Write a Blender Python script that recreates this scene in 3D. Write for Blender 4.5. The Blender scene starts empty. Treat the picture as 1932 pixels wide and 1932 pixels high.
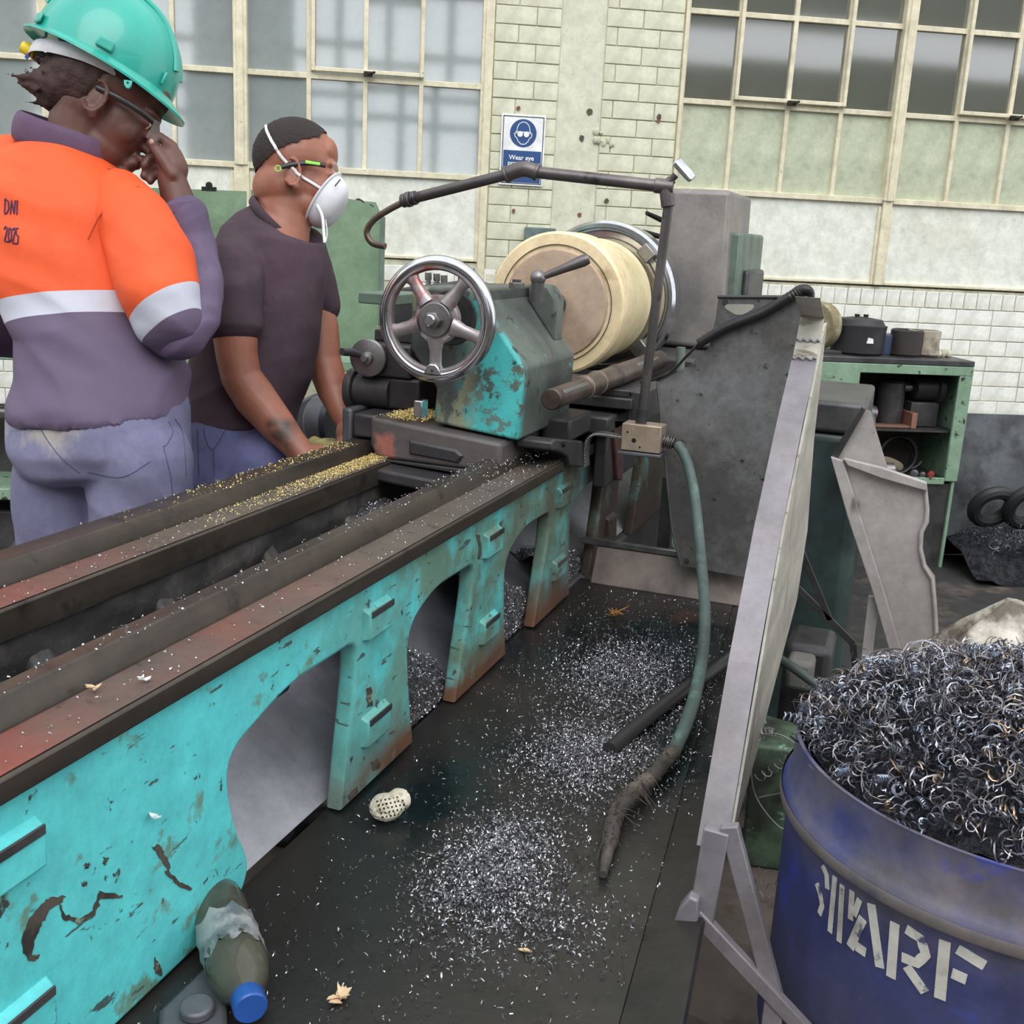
import bpy, bmesh, math, random
from mathutils import Vector, Matrix, noise
from mathutils.bvhtree import BVHTree

random.seed(7)
scene = bpy.context.scene
col = scene.collection

# ------------------------------------------------------------------ camera, sky, exposure
FPX = 2055.0
PITCH, ROLL, AZ, CH = math.radians(14.25), math.radians(2.87), math.radians(19.6), 1.36
head_dir = Vector((-math.sin(AZ), math.cos(AZ), 0)); side_dir = Vector((math.cos(AZ), math.sin(AZ), 0)); UPZ = Vector((0, 0, 1))
FWD = head_dir * math.cos(PITCH) - UPZ * math.sin(PITCH)
_u = UPZ * math.cos(PITCH) + head_dir * math.sin(PITCH)
CR = side_dir * math.cos(ROLL) + _u * math.sin(ROLL)
CU = _u * math.cos(ROLL) - side_dir * math.sin(ROLL)
CAM = Vector((0, 0, CH))
cam_data = bpy.data.cameras.new('camera'); cam_data.sensor_width = 36; cam_data.sensor_fit = 'HORIZONTAL'
cam_data.lens = 36 * FPX / 1932; cam_data.clip_start = .02; cam_data.clip_end = 200
cam = bpy.data.objects.new('camera', cam_data); col.objects.link(cam)
cam.matrix_world = Matrix(((CR.x, CU.x, -FWD.x, 0), (CR.y, CU.y, -FWD.y, 0), (CR.z, CU.z, -FWD.z, CH), (0, 0, 0, 1)))
scene.camera = cam

world = bpy.data.worlds.new('overcast_sky'); scene.world = world; world.use_nodes = True
bg = world.node_tree.nodes['Background']; bg.inputs[0].default_value = (.93, .965, 1.0, 1); bg.inputs[1].default_value = 1.0
sun_d = bpy.data.lights.new('hazy_sun', 'SUN'); sun_d.energy = 1.1; sun_d.angle = math.radians(50); sun_d.color = (1, .98, .95)
sun = bpy.data.objects.new('hazy_sun', sun_d); col.objects.link(sun)
sun.rotation_euler = Vector((-.42, .78, -.95)).to_track_quat('-Z', 'Y').to_euler()
vs = scene.view_settings; vs.view_transform = 'Standard'; vs.look = 'None'; vs.gamma = 1; vs.use_curve_mapping = False
vs.exposure = .72

def PD(x, y, d): return CAM + (FWD + CR * ((x - 966) / FPX) - CU * ((y - 966) / FPX)) * d
def _ray(x, y): return FWD + CR * ((x - 966) / FPX) - CU * ((y - 966) / FPX)
def PX(x, y, X): r = _ray(x, y); return CAM + r * (X / r.x)
def PY(x, y, Y): r = _ray(x, y); return CAM + r * (Y / r.y)
def PZ(x, y, z): r = _ray(x, y); return CAM + r * ((z - CH) / r.z)

WA = math.radians(82.8 - 19.6); WD = 4.8
wd = Vector((math.sin(WA), math.cos(WA), 0)); wn = Vector((-math.cos(WA), math.sin(WA), 0))
WALLM = Matrix(((wd.x, wn.x, 0, wn.x * WD), (wd.y, wn.y, 0, wn.y * WD), (0, 0, 1, 0), (0, 0, 0, 1)))
def PW(x, y, n=0.0):
    r = _ray(x, y); p = CAM + r * ((WD + n) / r.dot(wn)); return (p.dot(wd), p.z)

# ------------------------------------------------------------------ helpers: materials
def S(r, g, b):
    f = lambda v: (v / 255 / 12.92) if v <= 10.3 else ((v / 255 + .055) / 1.055) ** 2.4
    return (f(r), f(g), f(b), 1)

def mat(name, c, rough=.6, metal=0., layers=(), bump=None, spec=None, emit=None, rough_var=None, alpha=None, trans=None, ior=None, coat=None, var=.2, vs_=16):
    m = bpy.data.materials.new(name); m.use_nodes = True
    nt = m.node_tree; n = nt.nodes; L = nt.links; p = n['Principled BSDF']
    p.inputs['Base Color'].default_value = c; p.inputs['Roughness'].default_value = rough; p.inputs['Metallic'].default_value = metal
    if spec is not None: p.inputs['Specular IOR Level'].default_value = spec
    if ior: p.inputs['IOR'].default_value = ior
    if trans: p.inputs['Transmission Weight'].default_value = trans
    if coat: p.inputs['Coat Weight'].default_value = coat
    if alpha is not None: p.inputs['Alpha'].default_value = alpha
    if emit: p.inputs['Emission Color'].default_value = emit[0]; p.inputs['Emission Strength'].default_value = emit[1]
    tc = n.new('ShaderNodeTexCoord')
    last = None
    def nz(scale, detail=6, stretch=None, rgh=.6, off=0):
        mp = n.new('ShaderNodeMapping'); L.new(tc.outputs['Object'], mp.inputs[0])
        if stretch: mp.inputs['Scale'].default_value = stretch
        mp.inputs['Location'].default_value = (off, off * 1.7, off * .6)
        t = n.new('ShaderNodeTexNoise'); t.inputs['Scale'].default_value = scale; t.inputs['Detail'].default_value = detail; t.inputs['Roughness'].default_value = rgh
        L.new(mp.outputs[0], t.inputs['Vector']); return t.outputs['Fac']
    for i, ly in enumerate(layers):
        if 'scale' in ly:
            f = nz(ly['scale'], ly.get('detail', 6), ly.get('st'), ly.get('rgh', .6), ly.get('off', i * 3.1))
            mr = n.new('ShaderNodeMapRange'); L.new(f, mr.inputs[0]); mr.inputs[1].default_value = ly.get('lo', .5); mr.inputs[2].default_value = ly.get('hi', .6)
            mr.inputs[3].default_value = 0; mr.inputs[4].default_value = ly.get('amt', 1.); fac = mr.outputs[0]
        else: fac = None
        for ax, a, b in ly.get('mask', ()):      # real wear zones, given in metres on the object: (axis or direction, from, to)
            sp = n.new('ShaderNodeVectorMath'); sp.operation = 'DOT_PRODUCT'; L.new(tc.outputs['Object'], sp.inputs[0]); sp.inputs[1].default_value = ax
            m2 = n.new('ShaderNodeMapRange'); m2.inputs[1].default_value = a; m2.inputs[2].default_value = b; L.new(sp.outputs['Value'], m2.inputs[0])
            if fac is None: fac = m2.outputs[0]
            else:
                mu = n.new('ShaderNodeMath'); mu.operation = 'MULTIPLY'; L.new(fac, mu.inputs[0]); L.new(m2.outputs[0], mu.inputs[1]); fac = mu.outputs[0]
        mx = n.new('ShaderNodeMix'); mx.data_type = 'RGBA'
        if last is None: mx.inputs[6].default_value = c
        else: L.new(last, mx.inputs[6])
        mx.inputs[7].default_value = ly['c']; L.new(fac, mx.inputs[0]); last = mx.outputs[2]
        if 'rough' in ly: rough_var = rough_var or []; rough_var.append((fac, ly['rough']))
    if var:
        f = nz(vs_, 12, None, .78, 9.3); mr = n.new('ShaderNodeMapRange'); L.new(f, mr.inputs[0]); mr.inputs[1].default_value = .3; mr.inputs[2].default_value = .7; mr.inputs[3].default_value = 1 - var * 1.3; mr.inputs[4].default_value = 1 + var
        vm = n.new('ShaderNodeVectorMath'); vm.operation = 'SCALE'; L.new(mr.outputs[0], vm.inputs['Scale'])
        if last is None: vm.inputs[0].default_value = c[:3]
        else: L.new(last, vm.inputs[0])
        last = vm.outputs[0]
    if last is not None: L.new(last, p.inputs['Base Color'])
    if rough_var:
        pr = None
        for fac, rv in rough_var:
            mx = n.new('ShaderNodeMix'); mx.inputs[3].default_value = rv
            if pr is None: mx.inputs[2].default_value = rough
            else: L.new(pr, mx.inputs[2])
            L.new(fac, mx.inputs[0]); pr = mx.outputs[0]
        L.new(pr, p.inputs['Roughness'])
    if bump:
        b = n.new('ShaderNodeBump'); b.inputs['Strength'].default_value = bump[1]; b.inputs['Distance'].default_value = bump[2] if len(bump) > 2 else .002
        L.new(nz(bump[0], 5, bump[3] if len(bump) > 3 else None), b.inputs['Height']); L.new(b.outputs[0], p.inputs['Normal'])
    return m

# ------------------------------------------------------------------ helpers: meshes
def basis(d):
    d = d.normalized(); a = Vector((0, 0, 1)) if abs(d.z) < .9 else Vector((1, 0, 0))
    x = a.cross(d).normalized(); return x, d.cross(x)

class MB:
    def __init__(s, M=None): s.v = []; s.f = []; s.M = M
    def add(s, vs_, fs):
        o = len(s.v)
        s.v += [tuple(s.M @ Vector(p)) if s.M else tuple(p) for p in vs_]
        s.f += [tuple(i + o for i in f) for f in fs]; return s
    def box(s, a, b, R=None, c=None):
        x0, y0, z0 = a; x1, y1, z1 = b
        vv = [Vector(p) for p in ((x0, y0, z0), (x1, y0, z0), (x1, y1, z0), (x0, y1, z0), (x0, y0, z1), (x1, y0, z1), (x1, y1, z1), (x0, y1, z1))]
        if R is not None:
            c = Vector(c) if c is not None else (vv[0] + vv[6]) / 2
            vv = [R @ (p - c) + c for p in vv]
        return s.add(vv, [(0, 3, 2, 1), (4, 5, 6, 7), (0, 1, 5, 4), (1, 2, 6, 5), (2, 3, 7, 6), (3, 0, 4, 7)])
    def prism(s, poly, vec):
        n = len(poly); a = [Vector(p) for p in poly]; b = [p + Vector(vec) for p in a]
        return s.add(a + b, [tuple(range(n))[::-1], tuple(range(n, 2 * n))] + [(i, (i + 1) % n, (i + 1) % n + n, i + n) for i in range(n)])
    def bar(s, p0, p1, w, h, up=(0, 0, 1)):
        p0, p1 = Vector(p0), Vector(p1); d = (p1 - p0).normalized(); x = d.cross(Vector(up)).normalized(); z = x.cross(d)
        q = [x * (-w / 2) + z * (-h / 2), x * (w / 2) + z * (-h / 2), x * (w / 2) + z * (h / 2), x * (-w / 2) + z * (h / 2)]
        return s.prism([p0 + k for k in q], p1 - p0)
    def cyl(s, p0, p1, r0, r1=None, n=20, caps=True):
        r1 = r0 if r1 is None else r1; p0, p1 = Vector(p0), Vector(p1); x, y = basis(p1 - p0)
        a = [p0 + (x * math.cos(t) + y * math.sin(t)) * r0 for t in (2 * math.pi * i / n for i in range(n))]
        b = [p1 + (x * math.cos(t) + y * math.sin(t)) * r1 for t in (2 * math.pi * i / n for i in range(n))]
        fs = [(i, (i + 1) % n, (i + 1) % n + n, i + n) for i in range(n)]
        if caps: fs += [tuple(range(n))[::-1], tuple(range(n, 2 * n))]
        return s.add(a + b, fs)
    def tube(s, pts, r, n=8, caps=True, flat=1.0, ref=None):
        pts = [Vector(p) for p in pts]; m = len(pts); rs = r if isinstance(r, (list, tuple)) else [r] * m
        vv = []; x = None
        for i, p in enumerate(pts):
            d = (pts[min(i + 1, m - 1)] - pts[max(i - 1, 0)]).normalized()
            if x is None:
                x = (Vector(ref) - d * d.dot(Vector(ref))).normalized() if ref is not None else basis(d)[0]
            else:
                x = x - d * x.dot(d); x = x.normalized() if x.length > 1e-6 else basis(d)[0]
            y = d.cross(x); rr = rs[i]; ra, rb = rr if isinstance(rr, (list, tuple)) else (rr, rr * flat)
            vv += [p + x * (ra * math.cos(2 * math.pi * k / n)) + y * (rb * math.sin(2 * math.pi * k / n)) for k in range(n)]
        fs = [(i * n + k, i * n + (k + 1) % n, (i + 1) * n + (k + 1) % n, (i + 1) * n + k) for i in range(m - 1) for k in range(n)]
        if caps: fs += [tuple(range(n))[::-1], tuple(range((m - 1) * n, m * n))]
        return s.add(vv, fs)
    def lathe(s, prof, o, ax, n=32, caps=True):
        o, ax = Vector(o), Vector(ax).normalized(); x, y = basis(ax); m = len(prof); vv = []
        for r, t in prof: vv += [o + ax * t + (x * math.cos(2 * math.pi * k / n) + y * math.sin(2 * math.pi * k / n)) * r for k in range(n)]
        fs = [(i * n + k, i * n + (k + 1) % n, (i + 1) * n + (k + 1) % n, (i + 1) * n + k) for i in range(m - 1) for k in range(n)]
        if caps: fs += [tuple(range(n))[::-1], tuple(range((m - 1) * n, m * n))]
        return s.add(vv, fs)
    def ell(s, c, r, R=None, n=16, m=10):
        c = Vector(c); r = (r, r, r) if not isinstance(r, (tuple, list)) else r; vv = []; fs = []
        for i in range(m + 1):
            a = math.pi * i / m - math.pi / 2
            for k in range(n):
                t = 2 * math.pi * k / n; p = Vector((r[0] * math.cos(a) * math.cos(t), r[1] * math.cos(a) * math.sin(t), r[2] * math.sin(a)))
                vv.append(c + (R @ p if R is not None else p))
        for i in range(m):
            for k in range(n): fs.append((i * n + k, i * n + (k + 1) % n, (i + 1) * n + (k + 1) % n, (i + 1) * n + k))
        return s.add(vv, fs)
    def torus(s, c, ax, R, r, n=48, m=12):
        x, y = basis(Vector(ax)); c = Vector(c)
        return s.tube_closed([c + (x * math.cos(2 * math.pi * i / n) + y * math.sin(2 * math.pi * i / n)) * R for i in range(n)], r, m, Vector(ax))
    def tube_closed(s, pts, r, m, ax):
        n = len(pts); vv = []; ax = ax.normalized(); c = sum(pts, Vector()) / n
        for i, p in enumerate(pts):
            d = (pts[(i + 1) % n] - pts[i - 1]).normalized(); o = d.cross(ax).normalized(); ra, rb = r if isinstance(r, tuple) else (r, r)
            vv += [p + o * (ra * math.cos(2 * math.pi * k / m)) + ax * (rb * math.sin(2 * math.pi * k / m)) for k in range(m)]
        return s.add(vv, [(i * m + k, i * m + (k + 1) % m, ((i + 1) % n) * m + (k + 1) % m, ((i + 1) % n) * m + k) for i in range(n) for k in range(m)])
    def loft(s, rings, caps=True):
        n = len(rings[0]); m = len(rings); vv = [p for r in rings for p in r]
        fs = [(i * n + k, i * n + (k + 1) % n, (i + 1) * n + (k + 1) % n, (i + 1) * n + k) for i in range(m - 1) for k in range(n)]
        if caps: fs += [tuple(range(n))[::-1], tuple(range((m - 1) * n, m * n))]
        return s.add(vv, fs)
    def mesh(s, name):
        me = bpy.data.meshes.new(name); me.from_pydata(s.v, [], s.f)
        bm = bmesh.new(); bm.from_mesh(me); bmesh.ops.recalc_face_normals(bm, faces=bm.faces); bm.to_mesh(me); bm.free(); return me
    def build(s, name, m, parent=None, bevel=0, smooth=35, seg=2, **k):
        me = s.mesh(name); return mkobj(name, me, m, parent, bevel, smooth, seg, **k)

def mkobj(name, me, m, parent=None, bevel=0, smooth=35, seg=2, label=None, cat=None, group=None, kind=None):
    me.materials.clear(); me.materials.append(m)
    if smooth:
        me.shade_smooth()
        try: me.set_sharp_from_angle(angle=math.radians(smooth))
        except Exception: pass
    o = bpy.data.objects.new(name, me); col.objects.link(o)
    if bevel:
        b = o.modifiers.new('bevel', 'BEVEL'); b.width = bevel; b.segments = seg; b.limit_method = 'ANGLE'; b.angle_limit = math.radians(40); b.harden_normals = False
    attach(o, parent); tag(o, label, cat, group, kind); return o

def attach(o, parent):
    if parent is not None:
        o.parent = parent; w = Matrix.Identity(4); q = parent
        o.matrix_parent_inverse = WORLD_OF[parent.name].inverted() if parent.name in WORLD_OF else Matrix.Identity(4)

WORLD_OF = {}
def tag(o, label=None, cat=None, group=None, kind=None):
    if label: o['label'] = label
    if cat: o['category'] = cat
    if group: o['group'] = group
    if kind: o['kind'] = kind
    return o

def thing(name, label, cat, base, group=None, kind=None):
    o = bpy.data.objects.new(name, None); col.objects.link(o); o.empty_display_size = .05
    o.location = base; WORLD_OF[o.name] = Matrix.Translation(Vector(base)); return tag(o, label, cat, group, kind)

def remesh(mb, voxel, smooth_it=4, extra=None, disp=None):
    """joins overlapping closed shapes into one continuous skin"""
    me = mb.mesh('tmp'); o = bpy.data.objects.new('tmp', me); col.objects.link(o)
    r = o.modifiers.new('r', 'REMESH'); r.mode = 'VOXEL'; r.voxel_size = voxel; r.use_smooth_shade = True
    if smooth_it: sm = o.modifiers.new('s', 'SMOOTH'); sm.factor = .5; sm.iterations = smooth_it
    dg = bpy.context.evaluated_depsgraph_get(); out = bpy.data.meshes.new_from_object(o.evaluated_get(dg))
    bpy.data.objects.remove(o); bpy.data.meshes.remove(me)
    if disp:
        nn = [v.normal.copy() for v in out.vertices]
        for v, q in zip(out.vertices, nn): v.co += q * disp(v.co, q)
    return out
def bez(pts, n=24):
    """smooth curve through points (Catmull-Rom)"""
    p = [Vector(q) for q in pts]; p = [p[0] * 2 - p[1]] + p + [p[-1] * 2 - p[-2]]; out = []
    for i in range(1, len(p) - 2):
        for k in range(n):
            t = k / n
            out.append(.5 * ((2 * p[i]) + (-p[i - 1] + p[i + 1]) * t + (2 * p[i - 1] - 5 * p[i] + 4 * p[i + 1] - p[i + 2]) * t * t + (-p[i - 1] + 3 * p[i] - 3 * p[i + 1] + p[i + 2]) * t ** 3))
    out.append(p[-2]); return out
# ------------------------------------------------------------------ materials
CREAM = mat('cream_paint', S(212, 212, 192), .5, layers=[dict(c=S(196, 194, 172), scale=6, lo=.45, hi=.75, amt=.6), dict(c=S(92, 84, 66), scale=70, lo=.70, hi=.76, amt=.8), dict(c=S(120, 108, 84), scale=22, lo=.68, hi=.74, amt=.6, detail=9)], bump=(60, .15))
PANELW = mat('dado_paint', S(226, 228, 218), .5, layers=[dict(c=S(196, 194, 172), scale=4, lo=.48, hi=.72, amt=.55), dict(c=S(120, 112, 92), scale=26, lo=.62, hi=.78, amt=.55, detail=9, mask=(((0, 0, 1), 1.3, 1.58),)), dict(c=S(104, 92, 74), scale=60, lo=.70, hi=.75, amt=.7)], bump=(40, .1))
BRICKM = mat('painted_brick', S(212, 212, 190), .62, layers=[dict(c=S(190, 188, 160), scale=5, lo=.42, hi=.75, amt=.6), dict(c=S(140, 96, 78), scale=13, lo=.715, hi=.725, detail=4), dict(c=S(96, 86, 66), scale=48, lo=.70, hi=.76, amt=.75)], bump=(35, .35, .004))
BRICKW = mat('white_painted_brick', S(228, 229, 222), .62, layers=[dict(c=S(200, 192, 172), scale=5, lo=.45, hi=.75, amt=.7), dict(c=S(136, 98, 84), scale=11, lo=.69, hi=.70, detail=4), dict(c=S(90, 82, 66), scale=45, lo=.67, hi=.74, amt=.8)], bump=(35, .4, .004))
MORTAR = mat('painted_mortar', S(196, 194, 172), .8, layers=[dict(c=S(130, 122, 100), scale=20, lo=.5, hi=.8)])
SASH = mat('sash_paint', S(222, 214, 188), .45, layers=[dict(c=S(188, 178, 148), scale=12, lo=.5, hi=.8, amt=.7), dict(c=S(88, 72, 52), scale=65, lo=.665, hi=.73, amt=.85)], bump=(90, .2))
PANE_L = mat('dusty_pane', S(140, 150, 152), .05, spec=1.0, ior=2.1, layers=[dict(c=S(160, 168, 166), scale=2.4, lo=.35, hi=.75, amt=.7), dict(c=S(60, 62, 58), scale=90, lo=.72, hi=.76, amt=.8)], bump=(3, .012, .01), var=.08)
PANE_D = mat('dark_pane', S(74, 76, 66), .06, spec=1.0, ior=2.2, layers=[dict(c=S(96, 98, 86), scale=3, lo=.4, hi=.8, amt=.6), dict(c=S(170, 172, 160), scale=80, lo=.74, hi=.77, amt=.7)], bump=(3, .008, .01), var=.1)
PANE_P = mat('painted_over_pane', S(192, 198, 174), .3, layers=[dict(c=S(172, 178, 154), scale=5, lo=.4, hi=.75, amt=.7), dict(c=S(96, 92, 66), scale=50, lo=.71, hi=.75, amt=.7)])
IRON = mat('black_iron', S(46, 44, 42), .5, .6)
CONC = mat('oily_concrete', S(112, 100, 92), .7, layers=[dict(c=S(52, 50, 49), scale=1.3, lo=.42, hi=.66), dict(c=S(44, 43, 44), scale=3, lo=.25, hi=.45, mask=(((0, 1, 0), 2.2, 3.0),)), dict(c=S(128, 110, 92), scale=5, lo=.58, hi=.75, amt=.6), dict(c=S(24, 24, 24), scale=9, lo=.55, hi=.7, amt=.8)], bump=(25, .3, .004))
PLASTER = mat('far_wall_paint', S(120, 122, 114), .8)

# ------------------------------------------------------------------ floor and walls
MB().box((-14, -12, -.1), (14, 12, 0)).build('floor', CONC, kind='structure', smooth=0)
wall = MB(WALLM)
wall.box((-9, .03, 0), (9, .25, 5.2))
wall_o = wall.build('wall_back', MORTAR, kind='structure', smooth=0)
# opposite wall behind the photographer: openings to the sky, seen only mirrored in the panes
fw = MB(WALLM); n0, n1 = -10.9, -10.7
fw.box((-12, n0, 0), (12, n1, 2.0)); fw.box((-12, n0, 4.35), (12, n1, 5.2)); fw.box((-12, n0, 2.0), (-4.6, n1, 4.35)); fw.box((1.35, n0, 2.0), (3.3, n1, 4.35)); fw.box((3.3, n0, 2.0), (12, n1, 3.86))
fw.box((-2.6, n0, 2.0), (-1.1, n1, 4.35))
for s_ in (-4.0, -3.3, -.5, .12, .75): fw.box((s_ - .05, n0, 2.0), (s_ + .05, n1, 4.35))
for z_ in (2.75, 3.1, 3.6): fw.box((-4.6, n0, z_ - .04), (1.35, n1, z_ + .04))
fw.build('wall_front', PLASTER, kind='structure', smooth=0)

for a_,b_,z0_,z1_ in ((.432,.712,.8,2.6),(.896,1.232,.8,2.6),(1.3,4.4,.0,1.215),(-.06,.40,.9,1.235),(-1.9,-1.05,.0,1.06)): MB(WALLM).box((a_,-.006,z0_),(b_,.05,z1_)).build('mortar_bed',MORTAR,wall_o,smooth=0)
# bricks: each one a piece of the wall
brick_meshes = {}
def brick(s0, s1, z0, z1, m, n_front=-.012, key=None):
    w, h = round(s1 - s0, 3), round(z1 - z0, 3)
    k = (w, h, m.name)
    if k not in brick_meshes:
        b = MB(); e = .0018; d = .02
        # front face chamfered so that the joint reads as a groove
        vv = [(-w / 2, 0, -h / 2), (w / 2, 0, -h / 2), (w / 2, 0, h / 2), (-w / 2, 0, h / 2)]
        a = [(x, d, z) for x, _, z in vv]; c = [(x, e * 1.2, z) for x, _, z in vv]; f = [(x - math.copysign(e, x), 0, z - math.copysign(e, z)) for x, _, z in vv]
        b.loft([[Vector(p) for p in a], [Vector(p) for p in c], [Vector(p) for p in f]])
        me = b.mesh('brick'); me.materials.append(m); me.shade_smooth(); me.set_sharp_from_angle(angle=math.radians(25)); brick_meshes[k] = me
    o = bpy.data.objects.new('brick', brick_meshes[k]); col.objects.link(o)
    o.matrix_world = WALLM @ Matrix.Translation(((s0 + s1) / 2, n_front + random.uniform(-.0015, .0015), (z0 + z1) / 2)) @ Matrix.Rotation(random.uniform(-.004, .004), 4, 'X')
    o.parent = wall_o
CH_ = .0715; G = .0035
for i in range(-12, 16):
    z0 = 1.411 + i * CH_; z1 = z0 + CH_ - G
    if z0 < .85: continue
    b1 = .437 + (.172 if i % 2 else .098)
    brick(.437, b1 - G, z0, z1, BRICKM); brick(b1, .708, z0, z1, BRICKM)
    zr = z0 + .018; z1r = zr + CH_ - G
    if i % 2: cuts = [.9, 1.055, 1.228]
    else: cuts = [.9, .948, 1.128, 1.228]
    for a, b in zip(cuts, cuts[1:]): brick(a, b - G, zr, z1r, BRICKM)
# lower wall on the right: a soldier course under the dado, stretcher courses below it
s = 1.52
while s < 4.3:
    brick(s, s + .0585, 1.132, 1.203, BRICKW); s += .062
for i in range(9):
    z0 = 1.132 - (i + 1) * .0695; s = 1.45 + (.09 if i % 2 else 0)
    while s < 4.3:
        w = .178 if random.random() > .12 else .089
        brick(s, s + w - G, z0, z0 + .066, BRICKW); s += w
for i in range(3):
    z0 = 1.215 - (i + 1) * .0695; s = -.05 + (.09 if i % 2 else 0)
    while s < .40:
        brick(s, s + .175, z0, z0 + .066, BRICKW); s += .178
for i in range(9):
    z0 = 1.05 - (i + 1) * .0695; s = -1.75 + (.09 if i % 2 else 0)
    while s < -1.1:
        brick(s, s + .175, z0, z0 + .066, BRICKW); s += .178
# plain rendered pier strip between the two brick strips
MB(WALLM).box((.71, -.006, .8), (.898, .05, 2.6)).build('trim_1', CREAM, kind='structure', bevel=.003)

# ------------------------------------------------------------------ steel windows
def window(name, vs_, zs, sills, panef, mull=(), thick=(), s_end=None):
    w = MB(WALLM); s0, s1 = vs_[0], vs_[-1]; w.box((s0 - .03, -.02, sills - .012), (s1 + .03, .03, sills + .012))
    root = w.build(name, SASH, kind='structure', bevel=.002)
    for v in vs_:
        t = .027 if v in mull else .0095
        d = -.035 if v in mull else -.012
        MB(WALLM).box((v - t, d, sills), (v + t, .03, zs[-1])).build('mullion' if v in mull else 'glazing_bar', SASH, root, bevel=.002)
        if v in mull: MB(WALLM).box((v - .012, d - .006, sills), (v + .012, d, zs[-1])).build('mullion_strip', SASH, root, bevel=.001)
    for a, b in zip(vs_, vs_[1:]):
        for j, (z0, z1) in enumerate(zip(zs, zs[1:])):
            if j: MB(WALLM).box((a + .006, -.012, z0 - .011), (b - .006, .03, z0 + .011)).build('glazing_bar', SASH, root, bevel=.002)
            p = MB(); hw, hh = (b - a) / 2, (z1 - z0) / 2; p.box((-hw, -.002, -hh), (hw, .002, hh)); me = p.mesh('pane')
            o = mkobj('pane', me, panef(a, z0), root, smooth=0)
            o.matrix_world = WALLM @ Matrix.Translation(((a + b) / 2, .006, (z0 + z1) / 2)) @ Matrix.Rotation(random.uniform(-.006, .006), 4, 'X') @ Matrix.Rotation(random.uniform(-.006, .006), 4, 'Z')
    return root
def casement(root, s0, s1, z0, z1):
    c = MB(WALLM); t = .016
    for q in (((s0, z0), (s0 + t, z1)), ((s1 - t, z0), (s1, z1)), ((s0 + t, z0), (s1 - t, z0 + t)), ((s0 + t, z1 - t), (s1 - t, z1))): c.box((q[0][0], -.034, q[0][1]), (q[1][0], -.013, q[1][1]))
    c.build('casement_frame', SASH, root, bevel=.002)
    m = (s0 + s1) / 2; h = MB(WALLM); h.box((m - .016, -.052, z0 - .012), (m + .02, -.034, z0 + .008)); h.cyl((m, -.05, z0 - .004), (m + .03, -.058, z0 + .006), .005, n=8); h.build('stay_latch', IRON, root, bevel=.001)
ZS = [1.585, 1.947, 2.30, 2.655]
w1 = window('window_1', [-1.80, -1.565, -1.33, -1.09, -.852, -.585, -.315, -.087, .141, .395], ZS, 1.585, lambda a, z: PANE_L, mull=(-.585, -1.33))
casement(w1, -.305, .150, 1.965, 2.64)
w2 = window('window_2', [1.24, 1.468, 1.708, 1.948, 2.205, 2.478, 2.72, 2.96, 3.2, 3.44, 3.70, 3.94, 4.18], ZS, 1.585, lambda a, z: PANE_P if z < 1.7 else PANE_D, mull=(2.205, 3.2))
casement(w2, 1.463, 1.958, 1.962, 2.64); casement(w2, 2.473, 2.97, 1.962, 2.64)
for nm, a, b, zb in (('trim_2', -1.85, -.615, 1.24), ('trim_3', -.555, .40, 1.24), ('trim_4', 1.235, 2.185, 1.222), ('trim_5', 2.225, 4.2, 1.222)):
    t = MB(WALLM); t.box((a, -.004, zb), (b, .04, 1.575)); r = t.build(nm, PANELW, kind='structure', bevel=.002)
    t = MB(WALLM)
    for q in (((a, zb), (a + .014, 1.56)), ((b - .014, zb), (b, 1.56)), ((a + .014, zb), (b - .014, zb + .014))): t.box((q[0][0], -.016, q[0][1]), (q[1][0], -.004, q[1][1]))
    t.build('panel_frame', SASH, r, bevel=.003)
MB(WALLM).box((2.185, -.03, 1.222), (2.225, .03, 1.6)).build('trim_6', SASH, kind='structure', bevel=.003)
MB(WALLM).box((-.615, -.03, 1.1), (-.555, .03, 1.6)).build('trim_7', SASH, kind='structure', bevel=.003)
MB(WALLM).box((.398, -.022, 1.1), (.432, .03, 2.65)).build('trim_8', SASH, kind='structure', bevel=.004)
MB(WALLM).box((1.229, -.022, 1.2), (1.243, .03, 2.65)).build('trim_9', SASH, kind='structure', bevel=.003)

# ------------------------------------------------------------------ safety sign on the brick pier
WHITE = mat('sign_white', S(236, 238, 238), .35); BLUE = mat('sign_blue', S(44, 78, 132), .4); BLACKP = mat('sign_black', S(36, 44, 66), .4)
def sgn(m, pts3): return [Vector((a, m, b)) for a, b in pts3]
sx0, sx1, sz0, sz1 = .478, .664, 1.565, 1.849
sg = thing('safety_sign', 'white and blue eye protection sign with goggled head on the brick pier', 'sign', WALLM @ Vector((.57, -.02, sz0)))
MB(WALLM).box((sx0, -.022, sz0), (sx1, -.016, sz1)).build('plate', WHITE, sg, bevel=.001)
bd = MB(WALLM)
for q in (((sx0 + .007, sz0 + .007), (sx0 + .010, sz1 - .007)), ((sx1 - .010, sz0 + .007), (sx1 - .007, sz1 - .007)), ((sx0 + .010, sz1 - .010), (sx1 - .010, sz1 - .007)), ((sx0 + .010, sz0 + .007), (sx1 - .010, sz0 + .010))): bd.box((q[0][0], -.0232, q[0][1]), (q[1][0], -.022, q[1][1]))
bd.build('border', BLACKP, sg)
cx, cz, rr = .571, 1.775, .056
MB(WALLM).cyl((cx, -.0218, cz), (cx, -.0232, cz), rr, n=48).build('disc', BLUE, sg)
ic = MB(WALLM)
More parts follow.
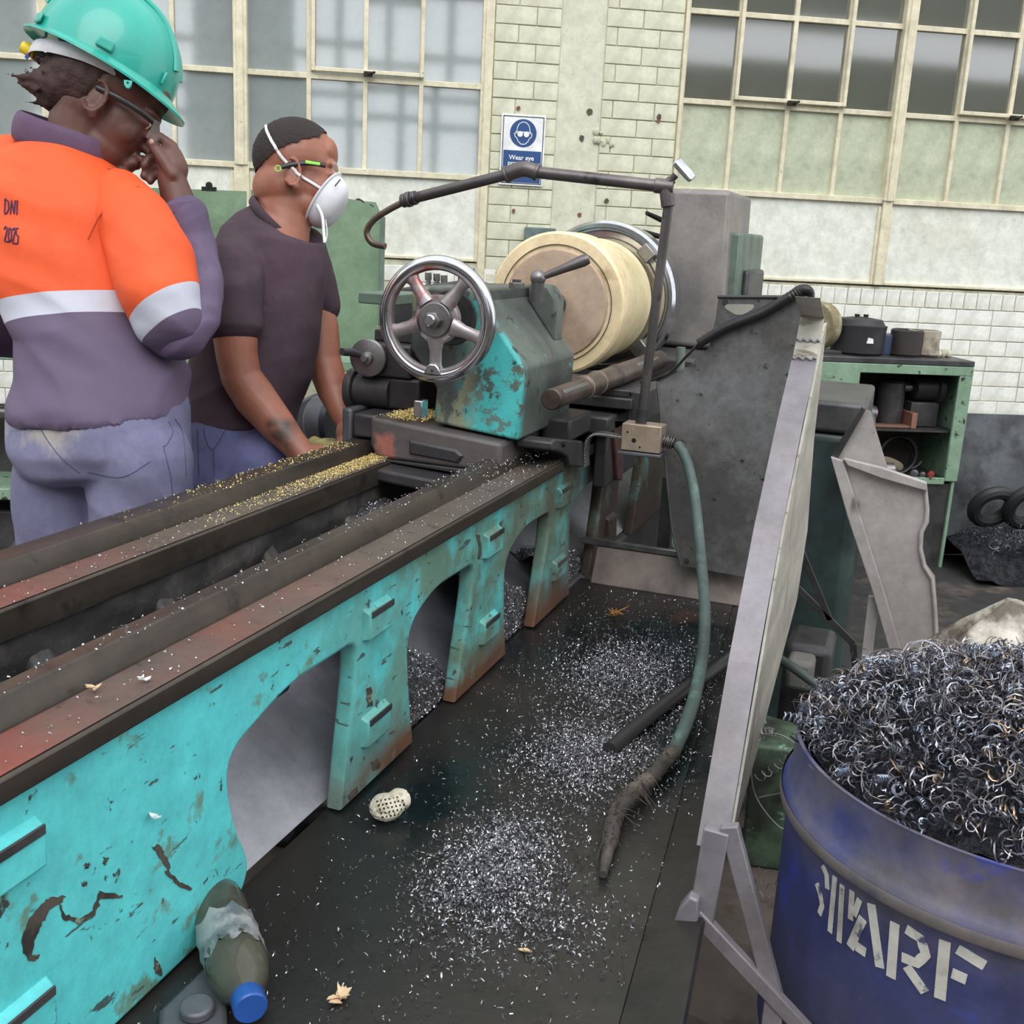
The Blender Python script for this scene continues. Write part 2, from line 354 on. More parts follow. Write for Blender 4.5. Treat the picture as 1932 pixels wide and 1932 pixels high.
def stroke(pts, w, y=-.0246, closed=False):
    k = len(pts)
    for i in range(k if closed else k - 1):
        a, b = Vector((pts[i][0], pts[i][1])), Vector((pts[(i + 1) % k][0], pts[(i + 1) % k][1])); d = (b - a).normalized(); q = Vector((-d.y, d.x)) * w / 2; a2, b2 = a - d * w * .3, b + d * w * .3
        ic.add([(a2.x - q.x, y, a2.y - q.y), (b2.x - q.x, y, b2.y - q.y), (b2.x + q.x, y, b2.y + q.y), (a2.x + q.x, y, a2.y + q.y), (a2.x - q.x, y + .0014, a2.y - q.y), (b2.x - q.x, y + .0014, b2.y - q.y), (b2.x + q.x, y + .0014, b2.y + q.y), (a2.x + q.x, y + .0014, a2.y + q.y)], [(0, 3, 2, 1), (4, 5, 6, 7), (0, 1, 5, 4), (1, 2, 6, 5), (2, 3, 7, 6), (3, 0, 4, 7)])
hd = [(cx + .027 * math.cos(t), cz + .012 + .032 * math.sin(t)) for t in [math.pi * k / 14 for k in range(15)]]
hd += [(cx - .029, cz - .001), (cx - .037, cz - .002), (cx - .034, cz - .016), (cx - .028, cz - .018), (cx - .02, cz - .034), (cx - .008, cz - .044), (cx + .008, cz - .044), (cx + .02, cz - .034), (cx + .028, cz - .018), (cx + .034, cz - .016), (cx + .037, cz - .002), (cx + .029, cz - .001)]
stroke(hd, .0032, closed=True); stroke([(cx - .032, cz + .004), (cx + .032, cz + .004)], .004)
for sgx in (-1, 1): ic.cyl((cx + sgx * .0135, -.0232, cz - .004), (cx + sgx * .0135, -.0248, cz - .004), .0115, n=20)
ic.build('goggled_head_symbol', WHITE, sg, smooth=0)
MB(WALLM).box((sx0 + .013, -.0232, sz0 + .012), (sx1 - .013, -.0218, 1.705)).build('text_panel', BLUE, sg)
def text3d(txt, size, M, m, parent, name, offset=.0, extr=.0004, spacing=1.0):
    c = bpy.data.curves.new('txt', 'FONT'); c.body = txt; c.size = size; c.align_x = 'CENTER'; c.offset = offset; c.extrude = extr; c.space_line = spacing
    o = bpy.data.objects.new('txt', c); col.objects.link(o); dg = bpy.context.evaluated_depsgraph_get()
    me = bpy.data.meshes.new_from_object(o.evaluated_get(dg)); bpy.data.objects.remove(o)
    me.transform(M); return mkobj(name, me, m, parent, smooth=0)
FACE = WALLM @ Matrix(((1, 0, 0, 0), (0, 0, -1, 0), (0, 1, 0, 0), (0, 0, 0, 1)))
text3d('Wear eye\nprotection', .0265, WALLM @ Matrix.Translation((cx - .003, -.0236, 1.668)) @ Matrix.Rotation(math.pi / 2, 4, 'X'), WHITE, sg, 'lettering', offset=.0005, spacing=.85)
# grey switch box and pier fixings
GBOX = mat('grey_blue_box', S(104, 122, 120), .5, layers=[dict(c=S(70, 84, 84), scale=20, lo=.45, hi=.7)])
a = PW(990, 428, -.03); b = PW(1045, 470, -.03)
swb = MB(WALLM); swb.box((a[0], -.06, b[1]), (b[0], -.016, a[1])); swb.build('switch_box', GBOX, bevel=.004, label='small grey-blue switch box on the brick pier above the bronze workpiece', cat='switch box')
RUBBLE = mat('exposed_hole', S(88, 82, 70), .9)
hl = thing('wall_plug', 'cluster of old fixing holes and broken filler on the plain pier strip', 'fixing', WALLM @ Vector((.82, -.01, 1.7)))
for px_, py_, r_ in ((1112, 211, .013), (1097, 261, .012), (1242, 221, .010), (977, 205, .009), (1241, 228, .008), (1143, 379, .010), (968, 398, .008), (1093, 405, .009)):
    p = PW(px_, py_); k = MB(WALLM); n_ = -.008 if .71 < p[0] < .898 else -.017
    pts = [Vector((p[0] + r_ * random.uniform(.75, 1.1) * math.cos(t), n_ - .001, p[1] + r_ * random.uniform(.9, 1.25) * math.sin(t))) for t in [2 * math.pi * i / 11 for i in range(11)]]
    k.prism(pts, (0, .004, 0)); k.build('hole', RUBBLE if r_ > .0095 else mat('bare_brick', S(126, 88, 70), .9), hl, smooth=0)
fl = MB(WALLM)
for i in range(10):
    p = PW(random.uniform(1120, 1158), random.uniform(248, 275)); fl.ell((p[0], -.012, p[1]), (random.uniform(.008, .016), .008, random.uniform(.008, .018)), n=8, m=6)
fl.build('broken_filler', MORTAR, hl)
# ------------------------------------------------------------------ machine materials
TEALC = S(98, 218, 222)
TEAL = mat('turquoise_bed_paint', TEALC, .42, layers=[
    dict(c=S(104, 208, 204), scale=3.5, lo=.45, hi=.7, amt=.6),
    dict(c=S(110, 150, 134), scale=7, lo=.38, hi=.54, detail=8, mask=(((0, 1, 0), .95, 1.5),)),
    dict(c=S(112, 156, 140), scale=16, lo=.60, hi=.66, detail=9),
    dict(c=S(66, 70, 68), scale=30, lo=.635, hi=.67, detail=9, rough=.6),
    dict(c=S(78, 100, 96), scale=14, lo=.63, hi=.65, st=(1, 1, 4), detail=9),
    dict(c=S(92, 82, 66), scale=6, lo=.40, hi=.60, detail=9, mask=(((0, 1, 0), 1.5, 2.3),)),
    dict(c=S(112, 80, 62), scale=9, lo=.30, hi=.50, detail=8, mask=(((0, 0, -1), -.66, -.58), ((0, 1, 0), .95, 1.4))),
    dict(c=S(70, 58, 52), scale=5, lo=.3, hi=.45, detail=8, mask=(((0, 1, 0), 2.05, 2.5),))], bump=(26, .35, .003))
RAIL = mat('oily_slideway', S(62, 56, 51), .38, .4, layers=[dict(c=S(86, 77, 68), scale=3, lo=.4, hi=.7, st=(8, 1, 8), amt=.8), dict(c=S(26, 25, 24), scale=14, lo=.58, hi=.72, amt=.8)], bump=(50, .15))
REDOX = mat('worn_red_primer', S(128, 66, 56), .5, layers=[dict(c=S(92, 78, 72), scale=2.2, lo=.40, hi=.62, detail=6), dict(c=S(88, 80, 72), scale=4, lo=.2, hi=.35, mask=(((0, 1, 0), .95, 1.35),)), dict(c=S(44, 40, 38), scale=24, lo=.6, hi=.7, amt=.7)], bump=(50, .15))
OILY = mat('oily_black_steel', S(64, 62, 64), .45, .3, layers=[dict(c=S(98, 96, 98), scale=5, lo=.45, hi=.72, detail=8, amt=.8), dict(c=S(40, 38, 38), scale=9, lo=.55, hi=.7, amt=.8)], bump=(40, .3, .003))
GRIME = mat('grimy_casting', S(64, 62, 62), .6, .1, layers=[dict(c=S(112, 104, 100), scale=6, lo=.52, hi=.72, detail=9), dict(c=S(104, 92, 70), scale=9, lo=.64, hi=.72, detail=9)], bump=(22, .7, .008))
GREYM = mat('mid_grey_casting', S(104, 104, 110), .45, .3, layers=[dict(c=S(70, 70, 75), scale=5, lo=.42, hi=.68, detail=7)], bump=(30, .2))
CHUTE = mat('grey_chute_sheet', S(158, 158, 166), .42, .2, layers=[dict(c=S(116, 116, 124), scale=4, lo=.4, hi=.7, detail=7), dict(c=S(118, 116, 112), scale=12, lo=.62, hi=.75, amt=.6)], bump=(12, .15))
TSM = mat('worn_tailstock_paint', S(96, 106, 100), .48, layers=[
    dict(c=S(78, 82, 80), scale=4, lo=.42, hi=.6, detail=8), dict(c=S(150, 156, 122), scale=6, lo=.56, hi=.63, detail=9, mask=(((0, -1, 0), -2.02, -1.98), ((0, 0, -1), -1.09, -1.06), ((-1, 0, 0), .77, .80))),
    dict(c=S(72, 200, 200), scale=9, lo=.44, hi=.47, detail=10, rgh=.72, mask=(((0, -1, 0), -2.02, -1.99), ((1, 0, 0), -.85, -.79))),
    dict(c=S(104, 108, 100), scale=7, lo=.54, hi=.57, detail=10, rgh=.72, mask=(((0, -1, 0), -2.02, -1.99),)), dict(c=S(150, 152, 122), scale=16, lo=.52, hi=.56, detail=9, st=(1, 1, .4), mask=(((0, -1, 0), -2.02, -1.99), ((-1, 0, 0), .79, .83))),
    dict(c=S(84, 150, 140), scale=22, lo=.64, hi=.67, detail=9, st=(1, .5, 1), amt=.7),
    dict(c=S(60, 60, 60), scale=26, lo=.6, hi=.66, detail=9), dict(c=S(160, 86, 74), scale=7, lo=.62, hi=.66, detail=9, mask=(((0, -1, 0), -2.02, -1.98),))], bump=(30, .45, .003))
TSB = mat('worn_tailstock_base', S(100, 94, 94), .5, .2, layers=[dict(c=S(64, 62, 64), scale=5, lo=.42, hi=.62, detail=8), dict(c=S(176, 112, 100), scale=5, lo=.52, hi=.58, detail=9, mask=(((-1, 0, 0), .80, .98),)), dict(c=S(128, 134, 122), scale=9, lo=.62, hi=.68, detail=9)], bump=(32, .5, .003))
CHROME = mat('polished_steel', S(205, 205, 210), .16, 1.0, layers=[dict(c=S(150, 148, 150), scale=12, lo=.5, hi=.8, amt=.6)])
CASTAL = mat('cast_wheel_metal', S(168, 160, 162), .38, .75, layers=[dict(c=S(160, 92, 84), scale=7, lo=.54, hi=.60, detail=8), dict(c=S(112, 106, 108), scale=16, lo=.55, hi=.7, amt=.7)], bump=(60, .3))
STEEL = mat('grey_steel', S(140, 138, 138), .35, .8, layers=[dict(c=S(96, 92, 92), scale=14, lo=.5, hi=.7, amt=.8)], bump=(60, .1))
PIPEM = mat('dark_pipe', S(98, 93, 94), .38, .6, layers=[dict(c=S(128, 120, 120), scale=9, lo=.48, hi=.7, amt=.7), dict(c=S(40, 37, 36), scale=18, lo=.58, hi=.7)], bump=(45, .25))
BRASSB = mat('tan_block_metal', S(186, 166, 148), .4, .5, layers=[dict(c=S(140, 122, 108), scale=14, lo=.5, hi=.7, amt=.7)])
BRONZE = mat('turned_bronze', S(246, 224, 184), .45, .15, layers=[dict(c=S(244, 222, 176), scale=6, lo=.4, hi=.65, detail=4, amt=.8), dict(c=S(176, 128, 78), scale=5, lo=.60, hi=.68, detail=4, amt=.8), dict(c=S(212, 206, 156), scale=3, lo=.35, hi=.6, amt=.7, mask=(((0, 1, 0), 2.72, 2.78),))], bump=(8, .08))
BRONZEF = mat('dull_bronze_face', S(206, 182, 160), .5, .25, layers=[dict(c=S(160, 134, 110), scale=5, lo=.4, hi=.7), dict(c=S(120, 90, 70), scale=7, lo=.6, hi=.72, amt=.7)])
HEADM = mat('headstock_paint', S(142, 137, 134), .45, .15, layers=[dict(c=S(112, 110, 110), scale=3, lo=.45, hi=.7, detail=8), dict(c=S(142, 108, 86), scale=3.4, lo=.55, hi=.66, detail=8, amt=.8), dict(c=S(150, 150, 148), scale=30, lo=.66, hi=.7, detail=9, amt=.7)], bump=(40, .2))
TEALG = mat('dull_green_paint', S(104, 122, 112), .5, layers=[dict(c=S(60, 74, 70), scale=6, lo=.45, hi=.7, detail=8)])

# ------------------------------------------------------------------ lathe bed
bed = thing('lathe_bed', 'long turquoise lathe bed with arched openings and oily slideways', 'machine bed', (-.87, 1.6, .5))
Y0, Y1 = .25, 3.55
def yprism(mb, prof, y0, y1): return mb.prism([(x, y0, z) for x, z in prof], (0, y1 - y0, 0))
yprism(MB(), [(-.660, .903), (-.660, .879), (-.690, .874), (-.692, .80), (-.79, .80), (-.772, .90), (-.765, .905), (-.728, .905)], Y0, Y1).build('front_slideway', RAIL, bed, bevel=.003)
yprism(MB(), [(-.722, .9), (-.726, .918), (-.738, .931), (-.760, .931), (-.770, .92), (-.772, .9)], Y0, Y1).build('front_guide_rib', RAIL, bed, bevel=.002)
yprism(MB(), [(-.664, .9035), (-.664, .9055), (-.721, .9055), (-.721, .9035)], Y0, 2.3).build('front_flat', REDOX, bed, bevel=.001)
yprism(MB(), [(-.965, .903), (-.963, .862), (-1.085, .862), (-1.085, .905)], Y0, Y1).build('rear_slideway', RAIL, bed, bevel=.003)
yprism(MB(), [(-1.022, .9), (-1.026, .918), (-1.038, .931), (-1.078, .931), (-1.085, .92), (-1.085, .9)], Y0, Y1).build('rear_guide_rib', RAIL, bed, bevel=.002)
yprism(MB(), [(-.969, .9035), (-.969, .9055), (-1.02, .9055), (-1.02, .9035)], Y0, 2.3).build('rear_flat', REDOX, bed, bevel=.001)
# front web with arched openings
def web(name, outer, holes, X, t, m, parent, bev=.006):
    c = bpy.data.curves.new('web', 'CURVE'); c.dimensions = '2D'; c.fill_mode = 'BOTH'; c.extrude = t / 2 - bev; c.bevel_depth = bev; c.bevel_resolution = 2; c.offset = -bev
    def sp(pts):
        s_ = c.splines.new('POLY'); s_.points.add(len(pts) - 1); s_.use_cyclic_u = True
        for q, (a, b) in zip(s_.points, pts): q.co = (a, b, 0, 1)
    sp(outer)
    for h in holes: sp(h)
    o = bpy.data.objects.new('web', c); col.objects.link(o); dg = bpy.context.evaluated_depsgraph_get(); me = bpy.data.meshes.new_from_object(o.evaluated_get(dg)); bpy.data.objects.remove(o)
    me.transform(Matrix(((0, 0, 1, X), (1, 0, 0, 0), (0, 1, 0, 0), (0, 0, 0, 1)))); return mkobj(name, me, m, parent)
def rnd(poly, r=.03, n=6):
    out = []; k = len(poly)
    for i in range(k):
        p, a, b = Vector(poly[i] + (0,)), Vector(poly[i - 1] + (0,)), Vector(poly[(i + 1) % k] + (0,))
        da, db = (a - p), (b - p); rr_ = min(r, da.length * .45, db.length * .45); s_, e = p + da.normalized() * rr_, p + db.normalized() * rr_
        for j in range(n + 1):
            t = j / n; q = s_ * (1 - t) ** 2 + p * 2 * t * (1 - t) + e * t * t; out.append((q.x, q.y))
    return out
arch = lambda y: [(y + .036, .556), (y + .012, .66), (y + .0, .762), (y + .10, .800), (y + .268, .797), (y + .262, .74), (y + .208, .556)]
notches = [[(.30, .556), (.29, .70), (.30, .78), (.42, .80), (.59, .80), (.59, .74), (.53, .556)], [(.975, .556), (1.012, .60), (.975, .68), (.962, .765), (1.10, .803), (1.276, .80), (1.272, .74), (1.238, .556)]] + [arch(y) for y in (1.44, 1.866, 2.285, 2.71)]
outline = [(Y0, .89), (Y0, .556)]
for nt_ in notches: outline += nt_[:1] + rnd(nt_, .05)[7:-7] + nt_[-1:]
outline += [(Y1, .556), (Y1, .89)]
FWX = -.688
web('front_web', outline, [], FWX, .028, TEAL, bed, .006)
# rounded shoulder under the lip and the raised pads
for y in (1.29, 1.745, 2.17, 2.6, .60):
    for z in (.793, .628):
        p = MB(); p.prism([(FWX + .012, y, z), (FWX + .012, y + .078, z), (FWX + .012, y + .078, z + .05), (FWX + .012, y, z + .05)], (.001, 0, 0))
        q = MB(); q.loft([[Vector((FWX + .010, y + a, z + b)) for a, b in ((0, 0), (.08, 0), (.08, .052), (0, .052))], [Vector((FWX + .026, y + a, z + b)) for a, b in ((.004, .003), (.076, .003), (.076, .042), (.004, .042))]])
        q.build('pad', TEAL, bed, bevel=.003)
        MB().box((FWX + .0255, y + .006, z + .036), (FWX + .028, y + .074, z + .046)).build('pad_edge', OILY, bed, bevel=.001)
yprism(MB(), [(-1.055, .556), (-1.085, .556), (-1.085, .81), (-1.055, .81)], Y0, Y1).build('rear_web', GRIME, bed, bevel=.004)
yprism(MB(), [(-.705, .562), (-.712, .560), (-1.05, .800), (-1.05, .812), (-1.02, .80)], Y0, Y1).build('chip_chute', CHUTE, bed, bevel=.001)
iw = MB(); NY, NZ_ = 150, 14; vv = []; fs = []
for i in range(NY + 1):
    for k in range(NZ_ + 1):
        y = Y0 + (2.75 - Y0) * i / NY; z = .866 - .15 * k / NZ_; q = Vector((0, y * 9, z * 14)); vv.append((-.972 - .045 * (k / NZ_) ** 2 + .020 * noise.noise(q) * min(1, k / 3) + .007 * noise.noise(q * 4), y, z))
for i in range(NY):
    for k in range(NZ_): fs.append((i * (NZ_ + 1) + k, (i + 1) * (NZ_ + 1) + k, (i + 1) * (NZ_ + 1) + k + 1, i * (NZ_ + 1) + k + 1))
iw.add(vv, fs); iw.build('inner_casting', GRIME, bed, smooth=60)
for y in (.72, .98, 1.22, 1.50, 1.78, 2.2, 2.63):
    r_ = MB(); r_.prism([(-.77, y, .845), (-.80, y, .80), (-.87, y, .775), (-.94, y, .79), (-.99, y, .85), (-.99, y, .71), (-.77, y, .71)], (0, .045, 0)); r_.build('cross_rib', GRIME, bed, bevel=.012, seg=3)
lg = MB(); lg.prism([PZ(300, 1932, .545), PZ(395, 1838, .545), PZ(428, 1900, .545), PZ(430, 1990, .545), PZ(300, 2000, .545)], (0, 0, .018)); lg.build('foot_flange', GREYM, bed, bevel=.006)
pc = PZ(372, 1912, .563); MB().cyl(pc, pc + Vector((0, 0, .012)), .018, n=24).build('bolt_head', GREYM, bed, bevel=.003)
PEDM = OILY
for y0, y1 in ((.35, .78), (2.2, 3.6)):
    MB().box((-1.06, y0, 0), (-.69, y1, .556)).build('pedestal', OILY, bed, bevel=.01)

SCAR = mat('bare_scar', S(92, 84, 76), .6, .1, layers=[dict(c=S(58, 54, 52), scale=30, lo=.45, hi=.6), dict(c=S(150, 160, 140), scale=24, lo=.62, hi=.66)])
for sc_ in ([(45, 1800), (40, 1772), (52, 1738), (78, 1706), (100, 1690), (122, 1690), (118, 1702), (98, 1712), (80, 1740), (66, 1770), (60, 1802), (74, 1800), (72, 1810), (56, 1814)],
            [(287, 1598), (300, 1592), (312, 1612), (322, 1640), (316, 1642), (302, 1618)], [(110, 1700), (124, 1726), (150, 1734), (176, 1716), (182, 1690), (188, 1680), (232, 1690), (228, 1694), (190, 1696), (180, 1726), (150, 1742), (120, 1734)],
            [(316, 1640), (340, 1664), (362, 1676), (360, 1682), (334, 1672), (312, 1646)], [(290, 1806), (302, 1820), (304, 1842), (294, 1838)], [(160, 1628), (170, 1626), (168, 1636), (160, 1638)], [(196, 1618), (204, 1620), (200, 1632), (194, 1628)],
            [(900, 1010), (906, 1008), (908, 1050), (902, 1056)], [(690, 1300), (700, 1296), (704, 1330), (694, 1334)], [(700, 1440), (712, 1430), (716, 1446), (704, 1456)], [(655, 1500), (672, 1482), (676, 1494), (660, 1512)]):
    jp = []
    for (xa, ya), (xb, yb) in zip(sc_, sc_[1:] + sc_[:1]):
        for q in range(5): jp.append((xa + (xb - xa) * q / 5 + random.gauss(0, 1.3), ya + (yb - ya) * q / 5 + random.gauss(0, 1.3)))
    MB().prism([PX(x, y, FWX + .0143) for x, y in jp], (.0005, 0, 0)).build('paint_scar', SCAR, bed, smooth=0)

# ------------------------------------------------------------------ chip tray
TRAYM = mat('oily_tray', S(36, 34, 33), .38, .1, layers=[dict(c=S(54, 50, 48), scale=3, lo=.42, hi=.7, detail=7), dict(c=S(20, 30, 32), scale=2, lo=.5, hi=.62, rough=.12), dict(c=S(88, 62, 50), scale=2.4, lo=.60, hi=.70, detail=6, mask=(((0, 1, 0), 1.95, 2.2),))], bump=(34, .35, .003))
TRAYL = mat('dusty_tray_rim', S(118, 106, 100), .5, .3, layers=[dict(c=S(70, 66, 64), scale=8, lo=.4, hi=.7, detail=7)])
tray = thing('chip_tray', 'black oily chip tray on the floor side of the turquoise bed', 'chip tray', (-.4, 1.4, 0))
TZ = .552
xin = lambda y: -.20 - .078 * (y - .98)
MB().prism([(-.70, .25, TZ - .02), (xin(.25), .25, TZ - .02), (xin(2.47), 2.47, TZ - .02), (-.70, 2.47, TZ - .02)], (0, 0, .02)).build('tray_floor', TRAYM, tray)
MB().loft([[Vector((xin(y) + a_, y, TZ + b_)) for a_, b_ in ((0, -.002), (.066, .012), (.070, .006), (.064, -.03), (0, -.02))] for y in (.25, 2.47)]).build('side_slope', TRAYM, tray, bevel=.001)
MB().prism([(-.66, 2.44, TZ), (-.66, 2.485, TZ + .085), (-.66, 2.50, TZ + .085), (-.66, 2.48, TZ - .02)], (.40, 0, 0)).build('end_lip', TRAYL, tray, bevel=.003)
MB().box((-.70, 2.48, TZ + .085), (-.26, 2.495, TZ + .10)).build('end_rim', STEEL, tray, bevel=.002)
for x, y in ((-.30, .4), (-.30, 2.36)): MB().box((x - .03, y - .03, 0), (x + .03, y + .03, TZ - .02)).build('tray_leg', OILY, tray, bevel=.004)

# ------------------------------------------------------------------ tailstock
AX, AZ_ = -.857, 1.197
ts = thing('tailstock', 'worn grey and turquoise tailstock clamped on the lathe bed', 'tailstock', (-.87, 2.15, .9))
YB = 1.962
bs = MB(); bs.prism([(-1.015, YB, .932), (-1.0, YB, .905), (-.74, YB, .905), (-.728, YB, .905), (-.728, YB, .965), (-1.015, YB, .988)], (0, .36, 0)); bs.build('base', TSB, ts, bevel=.008, seg=3)
MB().prism([(-1.0, YB - .001, .905), (-1.0, YB - .001, .9), (-.74, YB - .001, .892), (-.74, YB - .001, .905)], (0, .34, 0)).build('base_shoe', OILY, ts, bevel=.003)
MB().loft([[Vector((x, YB - .001, z)) for x, z in ((-.925, .922), (-.815, .915), (-.805, .932), (-.82, .944), (-.925, .952))], [Vector((x, YB - .006, z)) for x, z in ((-.92, .925), (-.82, .919), (-.812, .931), (-.823, .939), (-.92, .947))]]).build('cast_plate', OILY, ts, bevel=.001)
MB().prism([(-.97, 1.90, .872), (-.76, 1.90, .858), (-.76, 1.90, .885), (-.97, 1.90, .897)], (0, .3, 0)).build('clamp_plate', OILY, ts, bevel=.006)
prof = [(-.705, .967), (-.700, 1.112), (-.796, 1.232), (-.796, 1.257), (-.945, 1.252), (-.945, 1.13), (-.885, 1.055), (-.89, .985)]
bd_ = MB(); bd_.prism([(x, 1.995, z) for x, z in prof], (0, .335, 0)); bd_.build('body', TSM, ts, bevel=.007, seg=3)
MB().prism([(-.725, 2.25, 1.14), (-.79, 2.25, 1.225), (-.79, 2.25, 1.262), (-.745, 2.25, 1.26), (-.725, 2.25, 1.23)], (0, .06, 0)).build('clamp_boss', TSM, ts, bevel=.006)
MB().lathe([(.052, 0), (.056, .01), (.056, .33), (.05, .335)], (AX, 1.99, AZ_), (0, 1, 0), 32).build('barrel', OILY, ts)
MB().lathe([(.034, 0), (.034, .28), (.030, .29), (.006, .335)], (AX, 2.30, AZ_), (0, 1, 0), 28).build('quill', STEEL, ts)
MB().lathe([(.022, 0), (.022, .06), (.04, .06), (.04, .08)], (AX, 1.926, AZ_), (0, 1, 0), 28).build('screw_collar', OILY, ts)
# handwheel
WY = 1.926; wc_ = Vector((AX, WY, AZ_)); axv = Vector((0, -1, 0))
hw = MB(); RR = .108
hw.torus(wc_, axv, RR, (.0125, .0135), 72, 14)
hwo = hw.build('handwheel', CHROME, ts, label='polished steel handwheel rim')
rg = MB(); rg.torus(wc_ + axv * .002, axv, RR - .010, (.006, .010), 72, 10); rg.build('inner_rim', CASTAL, hwo)
rg = MB(); rg.torus(wc_ + axv * .0132, axv, RR - .003, (.0012, .0012), 72, 6); rg.build('rim_groove', OILY, hwo)
for k in range(5):
    t = math.radians(90 + 36 + 72 * k); d = Vector((math.cos(t), 0, math.sin(t)))
    p = [wc_ + d * .035 + axv * .004, wc_ + d * .06 + axv * .001, wc_ + d * .085, wc_ + d * .102]
    MB().tube(p, [(.019, .010), (.0125, .009), (.0125, .009), (.021, .009)], 12, ref=d.cross(axv)).build('spoke', CASTAL, hwo)
MB().lathe([(.047, 0), (.047, .010), (.043, .015)], wc_ - axv * .008, axv, 40).build('hub', CASTAL, hwo)
MB().lathe([(.034, 0), (.034, .012), (.032, .014)], wc_, axv, 40).build('washer', STEEL, hwo, bevel=.001)
MB().lathe([(.0175, 0), (.0175, .014), (.015, .016)], wc_ + axv * .012, axv, 6).build('nut', STEEL, hwo, bevel=.0015)
MB().lathe([(.0115, 0), (.0115, .008), (.009, .011)], wc_ + axv * .027, axv, 24).build('stud', CHROME, hwo)
bp = wc_ + Vector((0, 0, -.100)); MB().prism([bp + axv * .006 + Vector((x, 0, z)) for x, z in ((-.019, -.004), (.019, -.004), (.012, .012), (.006, .017), (-.006, .017), (-.012, .012))], axv * .010).build('handle_boss', CHROME, hwo, bevel=.003)
MB().cyl(bp + axv * .012 + Vector((0, 0, .004)), bp + axv * .0168 + Vector((0, 0, .004)), .0032, n=12).build('handle_hole', OILY, hwo)
# clamp lever and bolt on top
lv = PD(1015, 528, 2.23); MB().cyl(lv + Vector((0, 0, -.045)), lv, .013, n=20).build('lever_post', OILY, ts)
le = MB(); le.ell(lv + Vector((0, 0, .004)), .0165, n=24, m=14); leo = le.build('clamp_lever', STEEL, ts)
MB().tube([lv + Vector((.008, 0, .006)), PD(1060, 508, 2.22), PD(1100, 492, 2.21), PD(1110, 488, 2.21)], [.0068, .009, .0125, .0105], 14).build('lever_handle', PIPEM, leo)
bt = PD(975, 533, 2.19); MB().cyl(bt + Vector((0, 0, -.012)), bt, .016, n=6).build('cap_bolt', STEEL, ts, bevel=.001)
MB().cyl(bt, bt + Vector((0, 0, .006)), .009, n=16).build('bolt_tip', OILY, ts)
gib = PD(792, 771, 2.02); MB().box(gib + Vector((-.008, -.01, -.016)), gib + Vector((.008, .02, .016))).build('bright_stop', CHROME, ts, bevel=.002)

# ------------------------------------------------------------------ bronze workpiece, faceplate, headstock
wp = thing('bronze_workpiece', 'cream-gold bronze cylinder mounted in the lathe chuck', 'workpiece', (AX, 2.9, AZ_ - .19))
MB().lathe([(.14, 0), (.172, .002), (.178, .008), (.178, .13), (.170, .15), (.166, .34), (.150, .36)], (AX, 2.655, AZ_), (0, 1, 0), 72).build('body', BRONZE, wp)
MB().lathe([(.002, 0), (.132, .0), (.140, .012)], (AX, 2.648, AZ_), (0, 1, 0), 64).build('end_face', BRONZEF, wp)
for r_ in (.130, .146): MB().torus((AX, 2.6525, AZ_), (0, 1, 0), r_, (.0011, .002), 72, 6).build('scribed_ring', OILY, wp)
MB().lathe([(.036, 0), (.034, .01), (.03, .03)], (AX, 2.62, AZ_), (0, 1, 0), 28).build('centre_plug', OILY, wp)
hs = thing('headstock', 'tall grey lathe headstock with rust-stained face behind the chuck', 'headstock', (-.8, 3.5, .9))
MB().prism([(-.74, 3.27, 1.06), (-.535, 3.27, 1.06), (-.545, 3.27, 1.515), (-.745, 3.27, 1.515)], (0, .4, 0)).build('housing', HEADM, hs, bevel=.015, seg=3)
MB().box((-1.06, 3.28, 1.06), (-.74, 3.75, 1.30)).build('gearbox', OILY, hs, bevel=.02, seg=3)
MB().box((-1.08, 3.30, .9), (-.56, 3.8, 1.07)).build('foot', OILY, hs, bevel=.006)
MB().box((-.55, 3.33, 1.05), (-.512, 3.8, 1.40)).build('side_cover', TEALG, hs, bevel=.01)
MB().box((-.515, 3.42, 1.05), (-.492, 3.75, 1.29)).build('gear_cover', OILY, hs, bevel=.01)
MB().box((-.50, 3.45, 1.0), (-.468, 3.7, 1.20)).build('end_cover', OILY, hs, bevel=.01)
MB().lathe([(.10, .10), (.12, .10), (.205, .09), (.216, .08), (.216, .01), (.208, .0), (.19, -.002), (.186, .004), (.15, .004), (.146, -.004), (.04, -.004)], (AX, 3.07, AZ_), (0, 1, 0), 80).build('faceplate', CHROME, hs)
for r_ in (.17, .197): MB().torus((AX, 3.067, AZ_), (0, 1, 0), r_, (.0014, .003), 80, 6).build('face_groove', OILY, hs)
for k in range(4):
    t = math.radians(45 + 90 * k); d = Vector((math.cos(t), 0, math.sin(t))); e = Vector((-d.z, 0, d.x))
    j = MB(); c0 = Vector((AX, 3.03, AZ_)); j.prism([c0 + d * .168 - e * .022, c0 + d * .205 - e * .022, c0 + d * .205 + e * .022, c0 + d * .168 + e * .022], (0, .05, 0)); j.build('chuck_jaw', STEEL, hs, bevel=.003)
MB().lathe([(.09, 0), (.09, .16)], (AX, 3.14, AZ_), (0, 1, 0), 32).build('spindle_nose', OILY, hs)
for a_, b_ in (((1248, 415), (1220, 402)), ((1243, 446), (1200, 433))):
    MB().tube([PY(*a_, 3.26), PY(*b_, 3.20)], [.008, .006], 10).build('control_rod', IRON, hs)
rod = [PY(1285, 655, 2.9), PY(1283, 700, 2.9)]; MB().cyl(rod[0], rod[1], .012, n=12).build('short_post', TEALG, hs)
MB().box((-.72, 3.0, .93), (-.49, 3.28, 1.055)).build('gear_quadrant', OILY, hs, bevel=.012)

